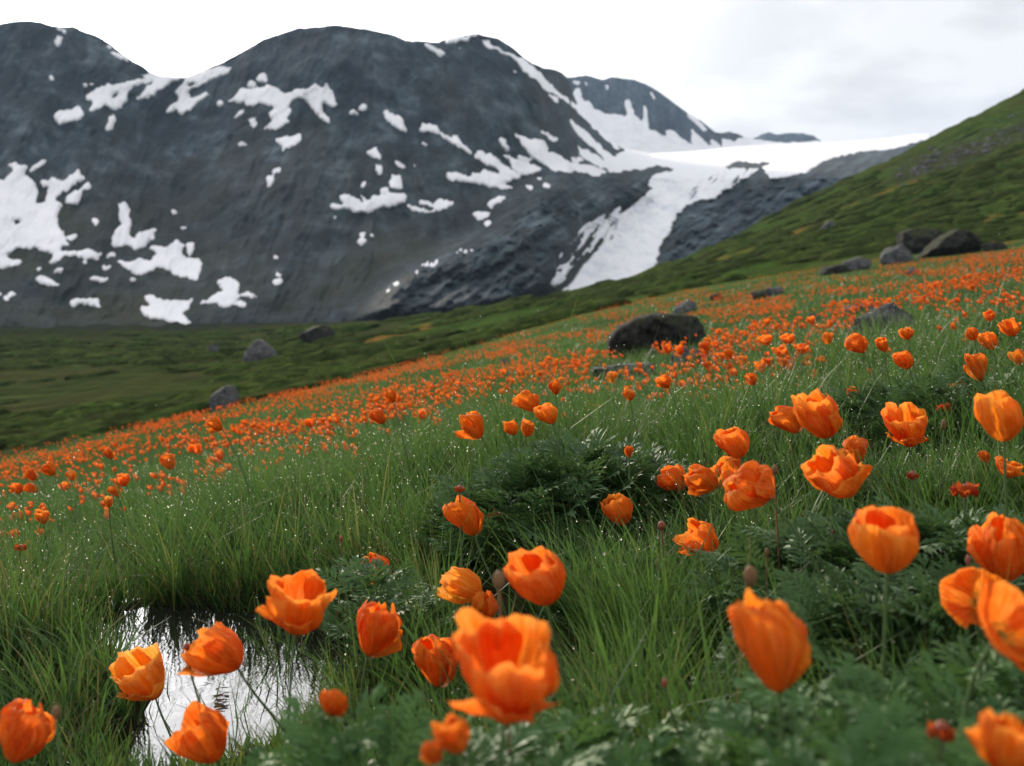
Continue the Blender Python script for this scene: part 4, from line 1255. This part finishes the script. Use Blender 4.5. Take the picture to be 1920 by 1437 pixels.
HERO = [  # u, v, width px, height px, axis angle in the picture (90 up, 180 left), facing camera, kind, label
    (960, 1265, 205, 215, 82, .30, 'open', 'biggest orange poppy at bottom centre with its front petals folded out'),
    (1453, 1218, 158, 205, 98, .05, 'tall', 'tall wind blown orange poppy with a drooping lower flap, right of centre'),
    (1665, 1022, 134, 116, 94, .12, 'cup', 'smooth upright cup shaped orange poppy on a long bare stem'),
    (1833, 1128, 125, 108, 112, .75, 'bowl', 'open poppy facing the viewer with a dark centre near the right edge'),
    (1882, 1190, 190, 165, 55, .60, 'bowl', 'large open poppy cut by the right edge, overlapping the dark centred one'),
    (1888, 1036, 108, 122, 95, .15, 'ball', 'red orange crinkled cup at the right edge above the open poppies'),
    (1888, 1402, 96, 112, 85, .1, 'ball', 'pale based orange bloom in the bottom right corner'),
    (1880, 786, 90, 92, 98, .18, 'cup', 'wide orange cup at the right edge, level with the crest'),
    (1572, 893, 86, 112, 122, .15, 'ball', 'crinkled round orange poppy above the upright cup poppy'),
    (1606, 848, 52, 56, 95, .0, 'ball', 'orange poppy half hidden behind the crinkled round one'),
    (1541, 784, 84, 86, 104, .12, 'ball', 'bright crinkled orange poppy in front of its pair on the crest'),
    (1480, 790, 60, 62, 130, .0, 'ball', 'orange poppy tucked left behind the bright crinkled one'),
    (1706, 802, 78, 82, 100, .35, 'open', 'ragged two lobed orange poppy with a withered tip'),
    (1380, 832, 66, 60, 110, .05, 'cup', 'orange poppy standing alone left above the cluster of four'),
    (1411, 920, 80, 112, 152, .12, 'tall', 'long ruffled orange poppy at the right of the cluster of four'),
    (1366, 888, 46, 66, 150, .0, 'ball', 'narrow orange poppy squeezed inside the cluster of four'),
    (1323, 898, 60, 66, 148, .05, 'ball', 'pointed orange poppy second from left in the cluster of four'),
    (1263, 903, 54, 62, 140, .05, 'ball', 'pointed orange poppy leftmost of the cluster of four'),
    (1319, 1008, 70, 76, 128, .05, 'ball', 'streaked orange poppy below the cluster of four, stem going right'),
    (1162, 958, 62, 62, 112, .05, 'cup', 'small fan shaped orange poppy in front of the ferny clump'),
    (877, 973, 62, 86, 112, .12, 'tall', 'tilted oval orange poppy beside a withered bloom on the mound'),
    (1019, 1088, 114, 108, 100, .22, 'cup', 'open orange cup with one tall right petal above the biggest poppy'),
    (873, 1099, 76, 76, 140, .1, 'ycup', 'yellow orange streaked poppy bending left above a crumpled bloom'),
    (903, 1145, 62, 68, 60, .1, 'ball', 'crumpled red orange bloom just under the yellow streaked one'),
    (705, 1187, 94, 118, 70, .08, 'tall', 'tall egg shaped orange poppy leaning right, left of centre'),
    (818, 1247, 90, 102, 96, .0, 'ball', 'deep red orange poppy left behind the biggest poppy'),
    (566, 1138, 124, 122, 74, .25, 'open', 'large ruffled orange poppy right of the pool'),
    (712, 1076, 56, 74, 96, .0, 'ball', 'narrow crinkled orange poppy above the egg shaped one'),
    (418, 1222, 96, 96, 128, .1, 'flap', 'orange poppy with a petal flapping left over the pool'),
    (275, 1272, 96, 88, 100, .45, 'yopen', 'yellow orange ruffled poppy left of the pool'),
    (384, 1388, 108, 98, 116, .05, 'ball', 'orange poppy at the bottom edge in front of the pool'),
    (44, 1384, 118, 122, 62, .0, 'tall', 'orange poppy cut by the bottom left corner'),
    (856, 1382, 58, 74, 100, .0, 'ball', 'small orange poppy under the biggest one, right of its pair'),
    (816, 1412, 44, 48, 120, .0, 'ball', 'tiny red orange poppy at the bottom edge, left of its pair'),
    (626, 1325, 56, 58, 90, .0, 'ball', 'small red orange poppy half hidden by leaves beside the pool'),
    (1766, 1362, 72, 44, 90, .0, 'wilt', 'crumpled red bloom low among the leaves at lower right'),
    (930, 958, 44, 46, 95, .0, 'wiltb', 'withered brown orange bloom beside the tilted oval poppy'),
    (1810, 905, 70, 60, 90, .0, 'wilt', 'drooping dark red wilted poppy on a thick green stem'),
    (1711, 886, 30, 30, 90, .0, 'wilt', 'small dark red wilted bloom left of the drooping red one'),
    (1769, 757, 34, 34, 90, .0, 'wilt', 'wilted red bloom above the ragged two lobed poppy'),
    (318, 867, 33, 31, 110, .0, 'ball', 'round orange poppy alone on the left part of the grass crest'),
    (405, 795, 36, 30, 140, .0, 'ball', 'orange poppy at the crest left of the tall grass stalks'),
    (711, 782, 33, 34, 120, .0, 'ball', 'round orange poppy on the crest, lower of the left pair'),
    (735, 745, 24, 26, 110, .0, 'ball', 'small orange poppy on the crest, upper of the left pair'),
    (889, 799, 54, 58, 125, .1, 'tall', 'ragged double looking orange poppy in the middle of the crest'),
    (992, 755, 42, 46, 130, .0, 'ball', 'nodding orange poppy at the top of the middle crest group'),
    (1030, 777, 46, 38, 112, .0, 'cup', 'fan shaped orange poppy on the right of the middle crest group'),
    (961, 803, 27, 30, 105, .0, 'ball', 'small orange poppy low in the middle crest group'),
    (990, 806, 28, 32, 75, .1, 'cup', 'small bright cup beside the low one in the middle crest group'),
    (1608, 648, 36, 44, 130, .0, 'tall', 'nodding orange poppy against the rounded grey boulder'),
    (1656, 648, 22, 28, 105, .0, 'cup', 'small orange poppy in front of the rounded grey boulder'),
    (1698, 676, 38, 36, 115, .0, 'cup', 'toothed orange cup right below the rounded grey boulder'),
    (1700, 627, 24, 24, 110, .0, 'ball', 'small round poppy at the right end of the rounded grey boulder'),
    (1825, 628, 25, 25, 110, .0, 'ball', 'small round orange poppy high near the right edge'),
    (1857, 640, 36, 35, 110, .0, 'cup', 'orange cup high near the right edge beside the small round one'),
    (1836, 690, 40, 58, 100, .0, 'tall', 'tall double orange poppy below the cup near the right edge'),
    (1800, 732, 34, 34, 115, .0, 'cup', 'orange poppy left below the tall double one near the right edge'),
    (1896, 615, 36, 36, 110, .0, 'ball', 'topmost orange poppy at the right edge'),
    (1911, 671, 30, 34, 115, .0, 'cup', 'orange poppy cut by the right edge below the topmost one'),
    (1602, 741, 27, 30, 100, .0, 'ball', 'small orange poppy above the bright crinkled pair'),
    (1892, 880, 50, 34, 80, .1, 'open', 'flat ragged orange bloom at the right edge below the wide cup'),
    (1846, 858, 20, 26, 110, .0, 'ball', 'tiny orange bud like bloom below the wide right edge cup'),
    (60, 892, 28, 24, 140, .0, 'ball', 'orange poppy at the far left, upper of the left edge cluster'),
    (95, 880, 30, 26, 130, .0, 'ball', 'orange poppy at the far left, right end of the left edge cluster'),
    (34, 916, 22, 24, 110, .0, 'ball', 'orange poppy at the far left, lowest of the left edge cluster'),
    (60, 916, 26, 20, 150, .0, 'cup', 'flat orange poppy in the middle of the left edge cluster'),
    (205, 852, 21, 22, 110, .0, 'ball', 'small orange poppy left of the lone crest poppy'),
    (205, 942, 18, 22, 90, .0, 'ycup', 'pale peach bud opening in the grass at the left'),
    (82, 970, 26, 30, 90, .1, 'open', 'ragged orange bloom low in the grass at the left edge'),
    (38, 1022, 28, 26, 90, .0, 'wilt', 'fading reddish bloom low at the left edge above the pool'),
    (1247, 716, 28, 28, 120, .0, 'ball', 'orange poppy just right of the flat grey slab'),
    (1040, 728, 26, 28, 100, .0, 'ball', 'orange poppy just left of the flat grey slab'),
    (1180, 742, 20, 22, 100, .0, 'ball', 'small orange poppy in front of the flat grey slab'),
    (1410, 712, 22, 24, 110, .0, 'ball', 'small orange poppy behind the lone one above the cluster of four'),
    (862, 912, 18, 26, 90, .0, 'wilt', 'faded orange bloom deep in the grass above the tilted oval poppy'),
    (1180, 848, 18, 22, 90, .0, 'ball', 'little orange bloom beside the largest ferny clump'),
]

CENTRE_V, CENTRE_F = ICO2


def petal_set(kind, rr, R0, H0):
    """(R, H, phi, half width, open, tmax)"""
    ph = rr.uniform(0, 6.28); out = []
    o = dict(open=.34, tall=-.16, cup=.02, bowl=.62, ball=-.18, flap=.05, ycup=-.04, yopen=.28)[kind]
    if kind == 'ball': o += rr.choice([0, 0, .10, .24])
    for i in range(2):
        out.append((R0, H0, ph + i * math.pi + rr.normal(0, .15), 1.45, o + rr.uniform(-.05, .10), 1.0 + rr.uniform(-.06, .05)))
    for i in range(2):
        out.append((R0 * 0.86, H0 * 1.0, ph + math.pi / 2 + i * math.pi + rr.normal(0, .2), 1.35, o + rr.uniform(-.08, .08), 1.0 + rr.uniform(-.05, .08)))
    if kind in ('open', 'yopen', 'flap'):
        a = (-math.pi / 2 if kind != 'flap' else math.pi) + rr.normal(0, .2)
        out.append((R0 * 0.95, H0 * 0.85, a, 0.9, o + 0.55, 0.9))
    if kind in ('ball', 'tall'):
        out.append((R0 * 1.02, H0 * 0.75, rr.uniform(0, 6.28), 1.0, o + 0.35, 0.95))
    return out


POPPY_GROUP = 'orange poppies of the near meadow'


HERO_D = {(1888, 1402): .70, (1766, 1362): .74, (856, 1382): .76, (816, 1412): .74, (626, 1325): .98, (1833, 1128): 1.12, (961, 803): 2.6, (990, 806): 2.7, (1180, 848): 2.5, (862, 912): 2.0, (1711, 886): 1.6, (82, 970): 2.9, (205, 942): 2.9, (38, 1022): 2.6}


def build_poppy(idx, u, v, w, h, ang, face, kind, label):
    rr = np.random.RandomState(4000 + idx)
    true_w = 0.074 * (1.18 if kind in ('open', 'bowl', 'yopen') else 0.88 if 'wilt' in kind else 1.0) * rr.uniform(0.94, 1.06)
    if max(w, h) < 50: true_w *= 0.85
    d = F * true_w / max(w, 0.80 * h)
    if max(w, h) < 50: d = min(d, 3.3 if u > 650 else 3.7)
    d = HERO_D.get((u, v), d)
    c = P(u, v, d)
    g = float(gz(c[0], c[1]))
    need = 0.14
    if c[2] - g < need:                                     # too low: bring it nearer until the stem has room
        for k in range(60):
            d *= 0.985; c = P(u, v, d); g = float(gz(c[0], c[1]))
            if c[2] - g >= need: break
    elif c[2] - g > 0.50 and (u, v) not in HERO_D:
        for k in range(60):
            d *= 1.012; c = P(u, v, d); g = float(gz(c[0], c[1]))
            if c[2] - g <= 0.50: break
    W_, H_ = w / F * d, h / F * d
    a = math.radians(ang)
    axis = np.array([math.cos(a) * math.sqrt(1 - face * face), -face, math.sin(a) * math.sqrt(1 - face * face)])
    axis += np.array([0, rr.normal(0, .08), 0]); axis /= np.linalg.norm(axis)
    tilt = abs(math.cos(a))
    # picture extents -> length along the axis and radius
    Hh = (H_ * (1 - tilt) + W_ * tilt) * (0.92 if face < .4 else 1.0) / max(0.62, math.sqrt(1 - face * face) * 0.95)
    Rr = 0.5 * (W_ * (1 - tilt) + H_ * tilt) * 0.92
    Rr = min(Rr, 0.80 * Hh) if face < .4 else Rr
    if kind == 'bowl': Rr *= 0.80; Hh = Rr * 1.15
    elif kind in ('open', 'yopen'): Rr *= 0.90
    B = frame(axis)
    top_of_stem = c - axis * Hh * (0.50 if face < .5 else 0.25)
    lx = 0.10 * np.clip(math.cos(math.radians(180 - ang)), -0.3, 1) + rr.uniform(0.0, 0.04)
    bx, by = top_of_stem[0] + lx, top_of_stem[1] + rr.uniform(-0.02, 0.05)
    base = np.array([bx, by, float(gz(bx, by)) - 0.01])
    root = add('poppy', None, label=label, cat='poppy', group=POPPY_GROUP, loc=tuple(base))
    ax2 = np.array([axis[0], axis[1], max(axis[2], 0.2)])
    cur = stem_curve(base, top_of_stem, ax2) - base
    sv, sf = tube(cur, 0.0027, 0.0018)
    add('stem', mesh_np('stem', sv, sf, [M['dstem' if kind == 'wiltb' else 'stem']]), parent=root)
    off = top_of_stem - base
    if 'wilt' in kind:
        for i in range(6):
            V, f, uv = wilt_petal(max(W_, H_) * 0.62, i * 1.05 + rr.uniform(0, .5), rr.uniform(1, 80))
            V = V @ frame([axis[0], axis[1], axis[2]]).T + off + axis * Hh * 0.3
            add('petal', mesh_np('petal', V, f, [M['rpetal'] if kind == 'wilt' or i % 2 else M['ypetal']], True, uv=uv), parent=root)
        cv = CENTRE_V * [0.0055, 0.0055, 0.008] @ B.T + off + axis * Hh * 0.3
        add('seed_head', mesh_np('seed_head', cv, CENTRE_F, [M['bud']]), parent=root)
        return
    mat = M['ypetal'] if kind.startswith('y') else M['petal']
    wind_world = np.array([-0.28, 0.0, -0.04]) * rr.uniform(0.5, 1.3)
    wl = B.T @ wind_world
    for (R0, H0, ph, hw, op, tm) in petal_set(kind, rr, Rr, Hh):
        if kind in ('bowl',): cr = 0.55
        elif kind == 'cup': cr = 0.7
        else: cr = 1.25
        V, f, uv = petal(R0, H0, ph, hw, op, rr.uniform(1, 90), wl[:2], cr)
        V = V @ B.T + off
        add('petal', mesh_np('petal', V, f, [mat], True, uv=uv), parent=root)
    # ovary with a ring of stamens
    cv = CENTRE_V * [Rr * .16, Rr * .16, Hh * .16] + [0, 0, Hh * .16]
    parts = [(cv @ B.T + off, CENTRE_F)]
    add('ovary', mesh_np('ovary', parts[0][0], CENTRE_F, [M['centre']]), parent=root)
    if face > .2:
        st = []
        for i in range(34):
            q = rr.uniform(0, 6.28); rad = Rr * rr.uniform(.2, .42); hz = Hh * rr.uniform(.22, .36)
            st.append((ICO1[0] * Rr * .045 + [rad * math.cos(q), rad * math.sin(q), hz], ICO1[1]))
        vv, ff = join(st)
        add('stamens', mesh_np('stamens', vv @ B.T + off, ff, [M['stamen']]), parent=root)


for i, hh in enumerate(HERO):
    build_poppy(i, *hh)

# buds and seed heads on bare stems
BUDS = [(936, 1085, .95, 24, 40, 'dstem', 'brown blurred seed head on a thick stem above the biggest poppy', 0.02),
        (1407, 1078, 1.05, 26, 46, 'dstem', 'dry brown seed head above the tall wind blown poppy', 0.01),
        (1246, 1280, 1.0, 12, 22, 'bud', 'red bud on a leaning reddish stem right of the biggest poppy', 0.09),
        (1240, 985, 1.9, 14, 20, 'bud', 'red bud pod in the grass right of the fan shaped poppy', 0.03),
        (350, 1212, 1.45, 12, 18, 'bud', 'small red bud over the pool left of the flapping poppy', 0.05),
        (105, 1335, 1.0, 18, 30, 'dstem', 'dry bud stalk between the corner poppy and the pool', 0.02),
        (1453, 880, 1.75, 12, 22, 'dstem', 'pale dry bud above the cluster of four', 0.02),
        (1815, 1050, 1.25, 9, 26, 'bud', 'thin red bud left of the red orange cup', 0.01),
        (1562, 1000, 1.7, 8, 18, 'bud', 'tiny red bud above the feathery plants', 0.02),
        (1438, 1035, 1.6, 9, 20, 'dstem', 'dry seed stalk right of the streaked poppy', 0.01),
        (1770, 795, 2.3, 9, 24, 'dstem', 'brown dry stalk under the wilted red bloom', 0.0),
        (875, 960, 2.4, 8, 12, 'bud', 'tiny pink bud poking up behind the tilted oval poppy', 0.03),
        (640, 1010, 2.2, 7, 14, 'bud', 'tiny red bud in the tall grass above the ruffled poppy', 0.02)]
for i, (u, v, d, w, h, mk, lab, lx) in enumerate(BUDS):
    c = P(u, v, d); W_, H_ = w / F * d, h / F * d
    base = np.array([c[0] + lx, c[1] + 0.01, float(gz(c[0] + lx, c[1] + 0.01)) - .01])
    root = add('poppy_bud', None, label=lab, cat='flower bud', group='poppy buds and seed heads', loc=tuple(base))
    cur = stem_curve(base, c - [0, 0, H_ * .4], (-lx * 3, 0, 1)) - base
    sv, sf = tube(cur, 0.002, 0.0016)
    add('stem', mesh_np('stem', sv, sf, [M['stem' if i % 3 else 'dstem']]), parent=root)
    bv = ICO3[0].copy(); k = bv[:, 2:3]
    bv = bv * (1 - 0.25 * np.maximum(k, 0)) * (1 + 0.06 * np.sin(np.arctan2(bv[:, 1:2], bv[:, 0:1]) * 6))
    bv = bv * [W_ / 2, W_ / 2, H_ / 2] + (c - base)
    add('bud', mesh_np('bud', bv, ICO3[1], [M[mk]]), parent=root)

# ------------------------------------------------------------------ smaller poppies: individuals first, then the mass
def small_bloom(seed, n=3):
    rr = np.random.RandomState(seed)
    vs, fs, us = [], [], []; k = 0
    for (R0, H0, ph, hw, op, tm) in petal_set(['ball', 'cup', 'tall', 'open'][seed % 4], rr, 0.030, 0.058):
        V, f, uv = petal(R0, H0, ph, hw, op, rr.uniform(1, 90), (-.2, 0), 1.2, nu=7, nv=6)
        vs.append(V); fs.append(f + k); us.append(uv); k += len(V)
    return mesh_np('bloom', np.concatenate(vs), np.concatenate(fs), [M['petal']], True, uv=np.concatenate(us))


BLOOMS = [small_bloom(700 + i) for i in range(8)]
_c = stem_curve(np.array([0.07, 0.01, 0.0]), np.array([0, 0, 0.30]), (-0.35, 0, 1), 8)
STEM_MESH = mesh_np('stem', *tube(_c, 0.002, 0.0015, 4), [M['stem']])


def small_label(u, d):
    size = 'medium sized' if d < 6.5 else 'small' if d < 10 else 'tiny'
    if u < 380: w = 'below the left valley edge'
    elif u < 760: w = 'just beyond the grass crest left of centre'
    elif u < 1130: w = 'beyond the crest left of the grey slab'
    elif u < 1420: w = 'around the pale angular rock'
    elif u < 1640: w = 'left of the rounded grey boulder'
    else: w = 'near the rounded boulder at the right'
    return size + ' orange poppy among many ' + w


def field_points(n, d0, d1, seed, pw=1.0, ua=-120, ub=2040):
    r = np.random.RandomState(seed)
    out = []
    while len(out) < n:
        m = n * 4
        d = d0 * (d1 / d0) ** (r.uniform(0, 1, m) ** pw); u = r.uniform(ua, ub, m)
        x = (u - 960) / F * d
        px, py = proj(x, d, gz(x, d))
        dens = fbm(px / 80, py / 14, 401, 3) * 1.3 + fbm(x * 0.8, d * 0.5, 403, 3) * 0.9 - 0.25 * sstep(25, 8, d)
        fall = sstep(1.04, 0.74, d / edge_d(u) + 0.10 * fbm(px / 30, py / 6, 405, 3))
        k = (fall > 0) & (r.uniform(-0.5, 0.5, m) < dens - 0.02) & (r.uniform(0, 1, m) < fall)
        for ru, rd, rw in ROCK_POS:
            k &= ~((np.abs(u - ru) < rw * 0.52) & (d > rd * 0.86) & (d < rd * 1.12))
        out += list(zip(x[k], d[k], u[k]))
    return out[:n]


def build_small():
    pts = field_points(230, 4.2, 14.0, 21, 0.6)
    protos = []
    for i, (x, d, u) in enumerate(pts):
        z = float(gz(x, d)); rr = np.random.RandomState(6000 + i)
        sc = rr.uniform(0.55, 0.85) * (1.25 if d < 7 else 1.0)
        lab = small_label(u, d)
        if i < 8:
            root = add('poppy', None, label=lab, cat='poppy', group='field poppies: ' + lab.replace(' orange poppy among many', ' ones'))
            add('stem', STEM_MESH, parent=root)
            b = add('bloom', BLOOMS[i], parent=root)
            b.location = (0, 0, 0.295); b.rotation_euler = (0.1, -0.35, 0)
            protos.append((root, list(root.children)))
        else:
            r0, ch = protos[rr.randint(8)]
            root = r0.copy(); COL.objects.link(root)
            root['label'] = lab; root['group'] = 'field poppies: ' + lab.replace(' orange poppy among many', ' ones')
            for c in ch:
                o = c.copy(); COL.objects.link(o); o.parent = root
        root.location = (x, d, z - 0.02); root.rotation_euler = (0, 0, rr.uniform(-1.0, 1.0)); root.scale = (sc,) * 3
    # the rest of the field, one mass
    pts = np.array(field_points(17500, 4.5, 80.0, 22, 0.64, -560, 2560))
    n = len(pts)
    x, d, u = pts.T
    z = gz(x, d)
    hgt = R.uniform(0.10, 0.22, n)
    s = R.uniform(0.011, 0.019, n) * (1 + 0.009 * np.maximum(d - 12, 0))
    ns = 5
    a = np.linspace(0, 2 * math.pi, ns, endpoint=False)
    lev = [(0.0, 0.15), (0.75, 1.0), (1.7, 0.78)]
    ring = np.array([[(math.cos(q + .4 * i) * r_, math.sin(q + .4 * i) * r_, h_) for q in a] for i, (h_, r_) in enumerate(lev)]).reshape(-1, 3)
    i = np.arange(len(lev) * ns).reshape(len(lev), ns)
    f0 = np.stack([i[:-1], np.roll(i, -1, 1)[:-1], np.roll(i, -1, 1)[1:], i[1:]], -1).reshape(-1, 4)
    jit = 1 + 0.22 * R.normal(0, 1, (n, len(ring), 1))
    V = ring[None] * s[:, None, None] * jit
    V[..., 0] -= V[..., 2] * R.uniform(0.1, 0.7, n)[:, None]
    V = V + np.stack([x, d, z + hgt], -1)[:, None, :]
    f = (f0[None] + (np.arange(n) * len(ring))[:, None, None]).reshape(-1, 4)
    uv = np.tile(np.stack([np.tile(a / 6.28, len(lev)), np.repeat([0.3, .6, .8], ns)], -1), (n, 1)) + np.repeat(R.uniform(0, 9, n), len(ring))[:, None] * [1, 0]
    m1 = mesh_np('poppy_field', V.reshape(-1, 3), f, [M['fpetal']], True, uv=uv)
    add('poppy_field', m1, label='thousands of small orange poppies carpeting the slope', kind='stuff')
    near = d < 22
    x, d, z, hgt = x[near], d[near], z[near], hgt[near]; n = len(x)
    Vs, fs, tt, rr_, _, _ = blades(x + 0.03, d, z, hgt * 1.05, np.full(n, math.pi), np.full(n, 0.15), np.full(n, 0.006), 2, R.uniform(0, 0.9, n), np.full(n, 0.05))
    add('poppy_stems', mesh_np('poppy_stems', Vs, fs, [M['fgrass']], True, {'t': tt, 'rnd': rr_}), label='thin green stems under the small poppies', kind='stuff')


build_small()
print('objects', len(bpy.data.objects), 'tris', sum(len(m.loops) - 2 * len(m.polygons) for m in bpy.data.meshes))

# ------------------------------------------------------------------ air
def build_haze():
    lo = np.array([1e9] * 3); hi = -lo
    for o in bpy.data.objects:
        if o.type == 'MESH' and o.parent is None and o.data and len(o.data.vertices):
            c = np.array([v[:] for v in o.bound_box]) + np.array(o.location)
            lo = np.minimum(lo, c.min(0)); hi = np.maximum(hi, c.max(0))
    lo -= [60, 60, 1.0]; hi += [60, 60, 12]
    x0, y0, z0 = lo; x1, y1, z1 = hi
    v = [(x0, y0, z0), (x1, y0, z0), (x1, y1, z0), (x0, y1, z0), (x0, y0, z1), (x1, y0, z1), (x1, y1, z1), (x0, y1, z1)]
    f = [(0, 3, 2, 1), (4, 5, 6, 7), (0, 1, 5, 4), (1, 2, 6, 5), (2, 3, 7, 6), (3, 0, 4, 7)]
    m = bpy.data.materials.new('air'); m.use_nodes = True; m.node_tree.nodes.clear()
    o_ = m.node_tree.nodes.new('ShaderNodeOutputMaterial'); p_ = m.node_tree.nodes.new('ShaderNodeVolumePrincipled')
    p_.inputs['Color'].default_value = (0.50, 0.70, 1.0, 1)
    p_.inputs['Density'].default_value = HAZE
    m.node_tree.links.new(p_.outputs[0], o_.inputs['Volume'])
    add('haze', mesh_np('haze', v, f, [m], False), label='thin blue air between the meadow and the far ridges', kind='stuff')


HAZE = 0.00007
build_haze()
